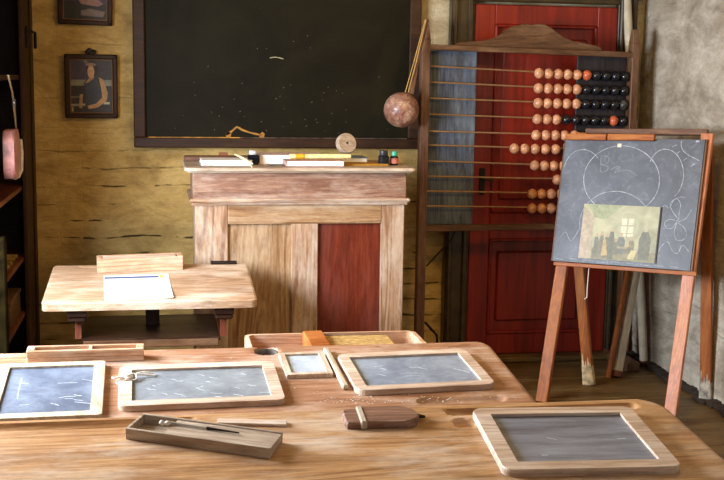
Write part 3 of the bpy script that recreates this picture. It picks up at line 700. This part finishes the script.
P_ = framed('dark framed portrait of a seated woman with bare arms', -.335, 1.441, .256, .315, 0, [
    ([(-1, -1), (1, -1), (1, 1), (-1, 1)], (54, 44, 40)), ([(-1, .1), (-.1, .1), (-.1, 1), (-1, 1)], (72, 60, 76)), ([(-1, .02), (1, .02), (1, .24), (-1, .24)], (136, 132, 112)),
    ([(-1, -.75), (-.3, -.72), (-.3, -.64), (-1, -.66)], (150, 146, 126)), ([(-1, -.45), (-.5, -.42), (-.5, -.36), (-1, -.38)], (120, 108, 88)), ([(-.6, -.8), (-.45, -.82), (-.4, -.3), (-.55, -.3)], (176, 142, 96)),
    ([(-.35, .12), (-.18, .30), (.05, .34), (.32, .36), (.55, .2), (.62, -.1), (.52, -.72), (-.25, -.78), (-.3, -.3)], (58, 60, 66)),
    ([(.1, .28), (.2, .55), (-.02, .5), (-.1, .3), (-.3, .1), (-.12, .15)], (190, 146, 98)), ([(.35, .34), (.56, .26), (.76, -.25), (.72, -.5), (.3, -.78), (-.15, -.84), (-.2, -.72), (.2, -.64), (.5, -.4), (.45, -.05)], (196, 150, 98)),
    (ov(.06, .62, .30, .24), (44, 32, 26)), (ov(-.01, .54, .165, .23), (202, 156, 108)), (ov(0, .80, .26, .06), (152, 124, 96)), ([(-.38, .92), (-.2, .84), (-.16, .92), (-.3, .99)], (142, 116, 84)),
    ([(-.08, .58), (-.03, .58), (-.03, .56), (-.08, .56)], (70, 46, 34)), ([(.04, .58), (.09, .58), (.09, .56), (.04, .56)], (70, 46, 34)), ([(-.04, .42), (.05, .42), (.03, .40), (-.02, .40)], (150, 70, 56)),
    ([(.55, -.66), (.85, -.66), (.85, -.58), (.6, -.56)], (186, 182, 150)), ([(-.92, -.94), (-.86, -.94), (-.86, -.78), (-.92, -.78)], (196, 176, 120))])
one('bow_hanger', M_iron, lambda b: [lathe(b, [(0, -.012), (.012, -.008), (.014, 0), (.010, .008), (0, .012)], 10, Matrix.Translation((sx, -.01, .166+sz))) for sx, sz in ((-.014, .004), (.014, .004), (0, -.003), (-.006, .012))], P_, True)
framed('dark framed dim print with a pale shape hanging highest', -.357, 1.878, .262, .275, R(1.0), [
    ([(-1, -1), (1, -1), (1, 1), (-1, 1)], (44, 36, 32)), ([(-1, -.2), (1, -.3), (1, .5), (-1, .6)], (66, 50, 74)), ([(-.2, -.8), (.8, -.85), (.9, -.62), (.2, -.5), (-.2, -.6)], (124, 104, 92)),
    ([(-.35, -.05), (.0, -.15), (.6, -.1), (.8, -.3), (.6, -.4), (.1, -.35), (-.2, -.3)], (156, 116, 104)), ([(-.3, .1), (.4, .15), (.6, .0), (.1, .02)], (140, 104, 96)), ([(-.9, -.95), (-.3, -.95), (-.3, -.4), (-.9, -.2)], (40, 44, 34))])

# ================================================================ abacus
ab = thing('standing_abacus', 'tall wooden counting abacus with tan and black beads before the red door', 'abacus', (1.87, 5.69, 0))
ox = -1.87
for x0, x1 in ((1.288, 1.331), (2.396, 2.436)):
    one('post', wood('bar' if x0 < 2 else 'brown', 'z'), lambda b: (bx(b, (x0+ox, -.03, 0), (x1+ox, .03, 1.70), .003), beam(b, ((x0+x1)/2+ox, 0, 1.70), ((x0+x1)/2+ox, 0, 1.77), x1-x0, .06, (0, 1, 0), .002, .028, .03)), ab)
one('foot', wood('brown', 'y'), lambda b: bx(b, (1.275+ox, -.16, 0), (1.363+ox, .16, .05), .006), ab)
one('foot', wood('brown', 'y'), lambda b: bx(b, (2.385+ox, -.16, 0), (2.463+ox, .16, .05), .006), ab)
one('top_rail', wood('brown', 'x'), lambda b: beam(b, (1.325+ox, 0, 1.660), (2.40+ox, 0, 1.640), .06, .028, (0, 0, 1), .003), ab)
one('bottom_rail', wood('brown', 'x'), lambda b: beam(b, (1.325+ox, 0, .745), (2.40+ox, 0, .753), .05, .03, (0, 0, 1), .003), ab)
cr = [(1.46, 1.668), (1.468, 1.682), (1.50, 1.690), (1.592, 1.695), (1.64, 1.700), (1.69, 1.722), (1.72, 1.752), (1.757, 1.772), (1.80, 1.780), (1.83, 1.788), (1.855, 1.776), (1.885, 1.788), (1.931, 1.783), (1.965, 1.768), (1.99, 1.742), (2.03, 1.716), (2.08, 1.700), (2.16, 1.690), (2.21, 1.684), (2.235, 1.672), (2.24, 1.655)]
one('crest', wood('brown', 'x'), lambda b: prism(b, [(x+ox, z) for x, z in cr]+[(2.24+ox, 1.648), (1.46+ox, 1.663)], -.010, .010, rot('X', R(90)), .004), ab)
one('back_panel', wood('blue', 'z'), lambda b: bx(b, (1.333+ox, .034, .76), (1.588+ox, .05, 1.645), .002), ab)
o = one('back_panel', wood('charcoal', 'z'), lambda b: bx(b, (2.125+ox, .034, 1.24), (2.394+ox, .05, 1.635), .002), ab); o['label'] = 'short black board behind the beads'
rods = [(1.562, 1.528), (1.482, 1.456), (1.402, 1.384), (1.322, 1.301), (1.236, 1.223), (1.166, 1.150), (1.085, 1.061), (1.008, .993), (.932, .919), (.855, .845)]
pats = ['TTTTTRBBBB', 'TTTTTBBBBB', 'TTTTTBBBBW', 'TTTBBBBBRB', 'TTTTTBBBBB', 'TTTTTBBBBB', 'TTTTTBBBBB', 'TTTTTBBBBB', 'OOTTTBBBBB', 'OOTTTBBBBB']
strt = [1.919, 1.919, 1.919, 1.919, 1.915, 1.801, 1.914, 2.04, 1.905, 1.908]
BMt = {'T': plain('tan_bead', (216, 158, 122), .3, var=.22, scale=35), 'R': plain('rust_bead', (206, 104, 70), .3, var=.2), 'O': plain('orange_bead', (196, 128, 74), .3, var=.2), 'B': plain('black_bead', (30, 31, 38), .22, var=.3), 'W': plain('worn_black_bead', (60, 58, 60), .4, var=.9, scale=60)}
BMe = {}
for k, m in BMt.items():
    b = BM(); lathe(b, [(.004, -.0235), (.012, -.0225), (.021, -.016), (.0265, -.006), (.0275, 0), (.0265, .006), (.021, .016), (.012, .0225), (.004, .0235)], 18, rot('Y', R(90)))
    bmesh.ops.recalc_face_normals(b, faces=b.faces)
    me = bpy.data.meshes.new(f'bead_{k}'); b.to_mesh(me); b.free(); me.materials.append(m); [setattr(p, 'use_smooth', True) for p in me.polygons]; BMe[k] = me
for i, ((zl_, zr), pt_, x0) in enumerate(zip(rods, pats, strt)):
    zl_ += .005; zr += .005
    zz_ = lambda x: zl_+(zr-zl_)*(x-1.338)/1.08
    one('rod', M_brass, lambda b: tube(b, [(1.325+ox, 0, zl_), (1.87+ox, 0, zz_(1.87)-.004), (2.40+ox, 0, zr)], .0042, 8), ab, True)
    seq = list(pt_); xs = []
    if i == 5: xs = [x0+.0555*k for k in range(5)]+[2.12+.0515*k for k in range(5)]
    elif i == 7: xs = [1.905+.0525*k+.02 for k in range(10)]; xs = [2.038+.0365*0+.0]+[2.038+.0478*k for k in range(1, 8)]; seq = seq[:8]
    else: xs = [x0+.0515*k+random.uniform(-.0008, .0008) for k in range(10)]
    xs = [x for x in xs if x < 2.385]
    for x, ch in zip(xs, seq):
        o = bpy.data.objects.new('bead', BMe[ch]); COL.objects.link(o); o.parent = ab
        o.location = (x-.011+ox, 0, zz_(x)-.004*(1-abs(x-1.87)/.54)-.006); o.rotation_euler = (random.uniform(0, 6), random.uniform(-.06, .06), random.uniform(-.08, .08))
        lb = {'T': 'tan wooden bead', 'R': 'rust red wooden bead', 'O': 'orange wooden bead', 'B': 'black wooden bead', 'W': 'black bead with worn white patch'}[ch]
        o['label'] = lb
one('brace', M_iron, lambda b: tube(b, [(1.346+ox, .02, .545), (1.478+ox, .03, .685), (1.50+ox, .02, .735)], .004, 6), ab, True)
one('brace', M_iron, lambda b: tube(b, [(1.346+ox, .02, .25), (1.42+ox, .06, .17), (1.44+ox, .10, .05)], .006, 6), ab, True)

# ================================================================ ball on straps, hung from the abacus post
M_ball, nt, bs = mat('cracked_leather')
v = sc_coord(nt, (1, 1, 1)); vo = nd(nt, 'ShaderNodeTexVoronoi', feature='DISTANCE_TO_EDGE', Scale=34.0); nt.links.new(v, vo.inputs['Vector'])
f = ramp(nt, vo.outputs['Distance'], [(0, (0,)*3), (.05, (1,)*3)]); n1 = noi(nt, v, 14, 5, 1)
c = ramp(nt, n1, [(.35, sr(120, 72, 56)), (.5, sr(158, 116, 98)), (.65, sr(186, 152, 132))]); c = mix(nt, f, sr(96, 62, 48), c)
nt.links.new(c, bs.inputs['Base Color']); bs.inputs['Roughness'].default_value = .3; bump(nt, bs, f, .3, .002)
ba = thing('leather_ball', 'old cracked leather ball hanging on a strap beside the blackboard', 'ball', (1.172, 5.585, 1.262))
def bl(b):
    bmesh.ops.create_uvsphere(b, u_segments=32, v_segments=20, radius=.087)
    bmesh.ops.translate(b, vec=(0, 0, .087), verts=b.verts)
one('ball', M_ball, bl, ba, True)
one('strap', wood('bar', 'z'), lambda b: (beam(b, (.045, .0, .165), (.085, .025, .36), .030, .006, (0, 1, 0), .001, .022, .005), beam(b, (.085, .025, .36), (.128, .045, .53), .022, .005, (0, 1, 0), .001, .026, .005)), ba)
one('cord', plain('yellow_cord', (188, 150, 84), .7), lambda b: (tube(b, [(.018, 0, .172), (.06, .0, .33), (.118, .03, .528)], .0025, 6), tube(b, [(.032, 0, .170), (.072, .0, .33), (.122, .03, .528)], .0025, 6)), ba, True)

# ================================================================ easel with chalkboard
EC = Vector((2.12, 5.0, .952)); u = Vector((.712, -.701, .033)).normalized(); v_ = Vector((.154, .202, .967)); v_ = (v_-u*u.dot(v_)).normalized(); n_ = u.cross(v_).normalized()
EB = Vector((2.12, 5.0, 0)); EM = Matrix((u, v_, n_)).transposed().to_4x4(); EM.translation = EC-EB     # local z = out of the board, towards the class
es = thing('easel', 'tall orange wooden easel standing by the right wall', 'easel', tuple(EB))
def eleg(a, c_, w_, kind):
    # front leg lying just behind the board, in its plane, down to the floor
    p0 = EM@Vector((a[0], a[1], -.022)); p1 = EM@Vector((c_[0], c_[1], -.022)); t_ = (p0.z-0.0)/(p0.z-p1.z); p1 = p0.lerp(p1, t_); p1.z = 0.0
    one('leg', wood(kind, 'z'), lambda b: (beam(b, p0, p1, w_, .024, n_, .003), tube(b, [p0.lerp(p1, .40)+n_*.0122, p0.lerp(p1, .40)+n_*.0135], .004, 8)), es)
eleg((-.268, .33), (-.315, -.959), .058, 'easel')
eleg((.338, .33), (.306, -.909), .056, 'liteasel')
for (tx, ty, fx, fy, nm) in ((1.965, 5.37, 2.10, 5.31, 1), (2.475, 4.93, 2.54, 4.94, 2)):
    one('leg', wood('easel', 'z'), lambda b: beam(b, Vector((tx, ty, 1.20))-EB, Vector((fx, fy, 0.0))-EB, .052, .024, -n_, .003), es)
    f0 = Vector((fx, fy, 0))-EB; d0 = (Vector((tx, ty, 1.2))-Vector((fx, fy, 0))).normalized()
    def frayed(b):
        beam(b, f0+d0*.0, f0+d0*.10, .060, .030, -n_, .003, .055, .027)
        for k, (s, q) in enumerate(((-.018, .16), (-.004, .125), (.010, .145), (.02, .118))):
            a0 = f0+u*s+d0*.09; beam(b, a0, f0+u*s+d0*q, .014, .029, -n_, 0, .003, .026)
    o = one('leg_foot', plain('bleached_wood_end', (206, 184, 146) if nm == 1 else (170, 160, 146), .8, var=.5, scale=30), frayed, es); o['label'] = 'bleached splintered foot'
one('top_bar', wood('bar', 'x'), lambda b: bx(b, (-.262, .328, -.064), (.33, .356, -.036), .003), es, M=EM)
one('ledge', wood('easel', 'x'), lambda b: bx(b, (-.33, -.318, -.012), (.36, -.300, -.002), .002), es, M=EM)
one('cord', M_string, lambda b: tube(b, [Vector((-.16, -.30, -.03)), Vector((-.157, -.40, -.03)), Vector((-.153, -.455, -.03)), Vector((-.165, -.465, -.03))], .0025, 6), es, True, EM)
# chalkboard on the easel
M_cb, nt, bs = mat('chalkboard_slate')
v = sc_coord(nt, (1, 1, 1)); n1 = noi(nt, v, 4, 6, 1.2, .6); n2 = noi(nt, sc_coord(nt, (10, 10, 10), (3, 1, 2)), 1.5, 6, 2.5, .7)
c = ramp(nt, n1, [(.32, sr(58, 63, 76)), (.68, sr(96, 102, 116))]); f = ramp(nt, n2, [(.52, (0,)*3), (.75, (.38,)*3)])
c = mix(nt, f, c, sr(148, 156, 170)); nt.links.new(c, bs.inputs['Base Color']); bs.inputs['Roughness'].default_value = .45
CB = thing('easel_chalkboard', 'slate grey chalkboard with white chalk figures resting on the easel', 'chalkboard', Matrix.Translation(EB)@EM)
one('board', M_cb, lambda b: prism(b, [(-.335, -.298), (.332, -.298), (.338, .298), (-.339, .296)], -.009, .004, None, .001), CB)
one('edge_strip', wood('brown', 'y'), lambda b: beam(b, (-.3385, -.298, -.003), (-.3425, .296, -.003), .006, .012, (0, 0, 1), .001), CB)
one('edge_strip', wood('brown', 'y'), lambda b: beam(b, (.3375, -.298, -.003), (.3435, .298, -.003), .008, .012, (0, 0, 1), .001), CB)
big = [(0.148, 0.107), (0.139, 0.144), (0.121, 0.178), (0.094, 0.208), (0.061, 0.233), (0.022, 0.251), (-0.02, 0.262), (-0.063, 0.263), (-0.105, 0.256), (-0.144, 0.24), (-0.176, 0.217), (-0.201, 0.187), (-0.217, 0.153), (-0.223, 0.115), (-0.218, 0.077), (-0.204, 0.041), (-0.18, 0.008), (-0.148, -0.02), (-0.11, -0.041), (-0.068, -0.054), (-0.025, -0.059), (0.017, -0.054), (0.056, -0.042), (0.09, -0.022), (0.117, 0.004), (0.137, 0.036), (0.147, 0.071), (0.148, 0.107)]
low = [(0.131, -0.125), (0.13, -0.094), (0.121, -0.063), (0.107, -0.034), (0.086, -0.008), (0.059, 0.014), (0.029, 0.031), (-0.005, 0.042), (-0.041, 0.048), (-0.076, 0.046), (-0.111, 0.039), (-0.143, 0.025), (-0.17, 0.005), (-0.192, -0.02), (-0.208, -0.048), (-0.216, -0.079), (-0.217, -0.111), (-0.211, -0.143)]
lef = [(-0.163, 0.203), (-0.181, 0.22), (-0.201, 0.233), (-0.223, 0.241), (-0.245, 0.243), (-0.267, 0.239), (-0.286, 0.23), (-0.303, 0.216), (-0.317, 0.197), (-0.326, 0.175), (-0.33, 0.151)]
rig = [(0.093, 0.191), (0.105, 0.217), (0.122, 0.237), (0.143, 0.248), (0.167, 0.25), (0.191, 0.243), (0.213, 0.228), (0.232, 0.205), (0.246, 0.177), (0.255, 0.146), (0.257, 0.113), (0.252, 0.083), (0.242, 0.056), (0.226, 0.035)]
crn = [(0.23, 0.290), (0.231, 0.269), (0.244, 0.243), (0.273, 0.223), (0.3, 0.21), (0.322, 0.2)]
zig = [(0.179, -0.221), (0.192, -0.193), (0.218, -0.174), (0.246, -0.217), (0.269, -0.222), (0.287, -0.184), (0.318, -0.212)]
zi2 = [(-0.318, -0.203), (-0.285, -0.156), (-0.25, -0.199), (-0.216, -0.14)]
flo = [(0.252, -0.066), (0.223, -0.033), (0.21, 0.0), (0.234, 0.024), (0.257, 0.002), (0.255, -0.041), (0.253, -0.075), (0.218, -0.071), (0.194, -0.086), (0.205, -0.112), (0.231, -0.11), (0.25, -0.08), (0.242, -0.127), (0.254, -0.16), (0.28, -0.164), (0.3, -0.141), (0.286, -0.107), (0.256, -0.083), (0.287, -0.065), (0.311, -0.021)]
ste = [(0.162, -0.036), (0.185, -0.009), (0.207, -0.02), (0.226, 0.018), (0.259, 0.033), (0.276, 0.029)]
Bl = [(-0.144, 0.138), (-0.145, 0.17), (-0.145, 0.21), (-0.12, 0.213), (-0.107, 0.2), (-0.117, 0.178), (-0.144, 0.172), (-0.11, 0.166), (-0.108, 0.15), (-0.12, 0.139), (-0.141, 0.137)]
B2 = [(-0.094, 0.148), (-0.06, 0.167), (-0.048, 0.149), (-0.074, 0.135), (-0.012, 0.15), (0.037, 0.125)]
def chalk(b):
    Mz = Matrix.Translation((0, 0, .004))
    for ln, wd in ((big, .0034), (low, .003), (lef, .0026), (rig, .003), (crn, .003), (zig, .003), (zi2, .0022), (flo, .0026), (ste, .0022), (Bl, .0013), (B2, .0012)):
        ribbon(b, [(x, y, 0) for x, y in ln], wd, Mz, .0005)
    for ln in ([(.19, .262), (.21, .272)], [(.215, .232), (.228, .243)], [(.25, .200), (.262, .212)], [(.285, .172), (.297, .185), (.30, .18)]): ribbon(b, [(x, y, 0) for x, y in ln], .003, Mz, .0005)
    for k in range(9): ribbon(b, [(-.32+.07*k, -.284+random.uniform(-.004, .004), 0), (-.28+.07*k, -.286+random.uniform(-.004, .004), 0)], .002, Mz, .0004)
    bx(b, (.296, .284, .004), (.314, .292, .0065), .001)
one('chalk_drawing', plain('thin_chalk', (176, 184, 196), .9, var=.35, scale=70), chalk, CB)
one('hanging_nail', M_string, lambda b: (bx(b, (-.072, .256, .004), (-.052, .274, .008), .001)), CB)
for x0, x1, lb in ((-.332, -.126, 'left of two orange wooden blocks along the top of the easel chalkboard'), (-.120, .108, 'right of two orange wooden blocks along the top of the easel chalkboard')):
    o = one('wooden_strip', wood('easel', 'x'), lambda b: bx(b, (-(x1-x0)/2, -.016, .0005), ((x1-x0)/2, .014, .022), .003), M=Matrix.Translation(EB)@EM@Matrix.Translation(((x0+x1)/2, .302, .004))); tag(o, lb, 'wooden strip')
# picture card leaning on the chalkboard: a plain painted classroom scene
cw, chh = .370, .258
cdm = Matrix.Translation(EB)@EM@Matrix.Translation((-.0175, -.147, .0052))
ct = thing('picture_card', 'faded olive picture card of people in a room, before the easel chalkboard', 'picture', cdm)
M_cd, nt, bs = mat('faded_print')
v = sc_coord(nt, (1, 1, 1)); n1 = noi(nt, v, 9, 5, 1.0); c = ramp(nt, n1, [(.3, sr(140, 140, 112)), (.5, sr(166, 166, 134)), (.7, sr(188, 184, 150))])
nt.links.new(c, bs.inputs['Base Color']); bs.inputs['Roughness'].default_value = .45
one('card', M_cd, lambda b: bx(b, (-cw/2, -chh/2, 0), (cw/2, chh/2, .004)), ct)
one('black_edge', M_iron, lambda b: bx(b, (cw/2, -chh/2, -.001), (cw/2+.007, chh/2, .004)), ct)
b = BM(); mats = []; CP = {}
def cpoly(pts, rgb):
    rgb = tuple(int(c_*.75+.25*q_) for c_, q_ in zip(rgb, (170, 168, 140)))
    if rgb not in CP: CP[rgb] = len(mats); mats.append(plain(f'card_ink_{rgb[0]}_{rgb[1]}_{rgb[2]}', rgb, .5, var=.15, scale=60, bmp=0))
    z = .0042+len(b.faces)*.00002
    vs = [b.verts.new(((px/360-.5)*cw, (.5-py/256)*chh, z)) for px, py in pts]; f_ = b.faces.new(vs); f_.material_index = CP[rgb]
cpoly([(0, 8), (58, 60), (55, 256), (0, 256)], (172, 156, 136)); cpoly([(0, 60), (25, 110), (45, 256), (0, 256)], (184, 164, 148))
cpoly([(60, 210), (360, 205), (360, 256), (60, 256)], (126, 122, 92)); cpoly([(58, 60), (20, 0), (190, 0), (110, 70)], (142, 152, 118))
cpoly([(290, 110), (360, 95), (360, 210), (300, 205)], (142, 144, 116))
for wx in (190, 222):
    for wy in (60, 96, 130): cpoly([(wx, wy), (wx+26, wy), (wx+26, wy+(30 if wy < 120 else 14)), (wx, wy+(30 if wy < 120 else 14))], (218, 216, 192))
for cx, top, wd, hh, col in ((78, 140, 26, 105, (96, 98, 88)), (104, 130, 22, 115, (108, 104, 92)), (128, 138, 24, 112, (104, 98, 78)), (150, 112, 26, 140, (84, 88, 80)), (196, 134, 36, 90, (88, 94, 92)), (172, 160, 24, 70, (96, 94, 80)), (246, 148, 26, 70, (118, 112, 80)), (306, 106, 50, 140, (86, 88, 80)), (228, 180, 36, 40, (98, 96, 80))):
    cpoly([(cx-wd*.5, top+hh), (cx-wd*.55, top+hh*.35), (cx-wd*.3, top+12), (cx+wd*.3, top+12), (cx+wd*.55, top+hh*.35), (cx+wd*.5, top+hh)], col)
    cpoly([(cx+8*math.cos(q), top+3+10*math.sin(q)) for q in [k*math.pi/5 for k in range(10)]], (176, 150, 122) if cx != 306 else (190, 180, 150))
cpoly([(112, 165), (124, 160), (138, 235), (108, 238)], (184, 158, 104)); cpoly([(248, 205), (275, 206), (262, 248), (232, 244)], (200, 188, 138)); cpoly([(60, 160), (70, 155), (70, 200), (62, 205)], (160, 164, 144)); cpoly([(178, 190), (230, 190), (226, 200), (182, 200)], (142, 134, 104))
me = bpy.data.meshes.new('print'); b.to_mesh(me); b.free(); [me.materials.append(q) for q in mats]
o = bpy.data.objects.new('print', me); COL.objects.link(o); o.parent = ct

# ================================================================ poles and rolls in the corner behind the easel
def pole(name, label, p0, p1, r, m, cat):
    p0, p1 = Vector(p0), Vector(p1); t = thing(name, label, cat, tuple(p0)); d = (p1-p0).normalized()
    one('shaft', m, lambda b: tube(b, [Vector(), (p1-p0)*.5, p1-p0], r, 16), t, True)
    if name == 'rolled_map': one('end_cap', wood('redbrown', 'z'), lambda b: tube(b, [d*-.0, d*.03], r*1.12, 16), t, True)
M_roll = plain('cream_paper_roll', (206, 196, 172), .6, var=.15, scale=12)
pole('rolled_map', 'tall pale rolled map leaning in the corner right of the door', (2.535, 5.64, .0), (2.428, 5.865, 2.02), .022, M_roll, 'roll')
pole('rolled_map', 'shorter pale rolled map leaning behind the easel, foot towards the door', (2.30, 5.445, .0), (2.537, 5.70, .85), .025, M_roll, 'roll')
pole('wooden_pole', 'thin orange brown wooden pole leaning behind the easel', (2.245, 5.425, .0), (2.505, 5.70, .95), .013, wood('easel', 'z'), 'pole')
pole('corner_stick', 'dark orange stick standing behind the top right of abacus', (2.535, 5.88, .0), (2.478, 5.90, 1.85), .013, wood('easel', 'z'), 'stick')

# ================================================================ bookcase at the left
bc = thing('bookcase', 'dark wooden bookcase with open shelves along the left wall', 'bookcase', (-.82, 5.32, 0))
M_post = plain('olive_post', (40, 32, 12), .9, var=.4, scale=20); M_post.node_tree.nodes['Principled BSDF'].inputs['Specular IOR Level'].default_value = .08
X0, X1, Y0, Y1 = -.20, .20, -.62, .60
one('end_panel', wood('dark', 'z'), lambda b: bx(b, (X0, Y1-.03, 0), (X1-.02, Y1, 2.2), .003), bc)
one('end_panel', wood('dark', 'z'), lambda b: bx(b, (X0, Y0, 0), (X1-.04, Y0+.025, 2.2), .003), bc)
one('stile', wood('frame', 'z'), lambda b: (bx(b, (X1-.02, .24, 0), (X1, Y1, 2.2), .004), bx(b, (X1, Y1-.09, 0), (X1+.008, Y1, 2.2), .003)), bc)
one('stile', M_post, lambda b: bx(b, (X1-.03, Y0, 0), (X1+.005, Y0+.07, .85), .004), bc)
one('back_board', wood('dark', 'z'), lambda b: bx(b, (X0, Y0+.025, 0), (X0+.015, Y1-.03, 2.2)), bc)
for z in (.10, .355, .62, .955, 1.47, 1.9):
    one('shelf', wood('redbrown' if z < 1.4 else 'dark', 'y'), lambda b: bx(b, (X0+.015, Y0+.025, z), (X1-.022, Y1-.03, z+.022), .003), bc)
one('iron_latch', M_iron, lambda b: (bx(b, (X1, .36, 1.62), (X1+.012, .40, 1.72), .003), tube(b, [(X1+.01, .38, 1.70), (X1+.04, .40, 1.69), (X1+.035, .44, 1.62)], .008, 8)), bc)
# satchel hung from the shelf above
bg_ = thing('satchel', 'small pinkish white satchel hanging by a thin strap in the bookcase', 'satchel', (-.605, 4.93, 1.065))
def sat(b):
    o = rrect(.20, .20, .05, 6); prism(b, o, -.022, .022, Matrix.Translation((0, 0, .105))@rot('Z', R(0))@rot('Y', R(90)), .010)
one('bag_body', plain('pinkish_leather', (186, 128, 124), .45, var=.3, scale=20), sat, bg_, True)
one('bag_flap', plain('whitish_leather', (206, 196, 184), .5, var=.15), lambda b: (tube(b, [(.026, .10, .16), (.028, .102, .1), (.026, .09, .03), (.02, .05, .008), (.01, 0, .0)], [.006, .008, .008, .007, .004], 8),), bg_, True)
one('strap', plain('strap_tan', (158, 132, 100), .6), lambda b: (tube(b, [(.01, .08, .20), (.012, .03, .30), (.012, -.03, .36), (.01, -.12, .425)], .004, 6), tube(b, [(.012, .06, .205), (.014, -.02, .32)], .003, 6)), bg_, True)
one('buckle', M_metal, lambda b: tube(b, [(.018, -.005+.014*math.cos(q), .315+.014*math.sin(q)) for q in [k*math.pi/6 for k in range(12)]], .003, 6, True), bg_, True)
M_straw = plain('yellowed_paper', (150, 122, 56), .8, var=.3)
rr = random.Random(2)
for k in range(6):
    y_ = 5.05+k*.085; a_ = rr.uniform(-.25, .25)
    o = one('paper_scroll', M_straw, lambda b: tube(b, [(-.10, 0, .012), (0, .01, .013), (.10, .0, .012)], [.011, .012, .010], 10), None, True, Matrix.Translation((-.76, y_, .643))@rot('Z', a_))
    tag(o, 'one of the yellowed paper scrolls lying on the middle bookcase shelf', 'scroll', 'yellowed scrolls on the bookcase shelf')
o = thing('storage_box', 'plain brown wooden box low down in the bookcase', 'box', (-.79, 5.35, .3775))
one('box_body', wood('brown', 'y'), lambda b: bx(b, (-.12, -.16, 0), (.13, .20, .10), .004), o)
one('box_lid', wood('brown', 'y'), lambda b: bx(b, (-.125, -.165, .10), (.135, .205, .118), .004), o)

# sub-parts hang from the part they belong to
SUB = {'chalk_marks': ('slate_panel', 'board_surface'), 'chalk_drawing': ('board',), 'hanging_nail': ('board',), 'gilt_inner_edge': ('frame',), 'paper_label': ('glass_body',), 'roll_band': ('paper_roll',),
       'buckle': ('strap',), 'worn_ledge': ('board_frame',), 'chalk_ledge': ('board_frame',), 'flaked_patch': ('board_surface',), 'blue_stripe': ('sheet',), 'yellow_mark': ('sheet',), 'latch': ('box_body',), 'bow_hanger': ('frame',), 'print': ('backing', 'card')}
for o in list(COL.objects):
    b_ = o.name.split('.')[0]
    if o.parent and b_ in SUB:
        for c_ in o.parent.children:
            if c_.name.split('.')[0] in SUB[b_]: o.parent = c_; break
    if b_ in ('chalk_marks', 'chalk_drawing'): o['kind'] = 'stuff'
E_ = {}
for root in [o for o in COL.objects if o.name.startswith('easel') and o.get('category') == 'easel']:
    legs = [c_ for c_ in root.children if c_.name.split('.')[0] == 'leg']; feet = [c_ for c_ in root.children if c_.name.split('.')[0] == 'leg_foot']
    for f_, l_ in zip(feet, legs[2:]): f_.parent = l_
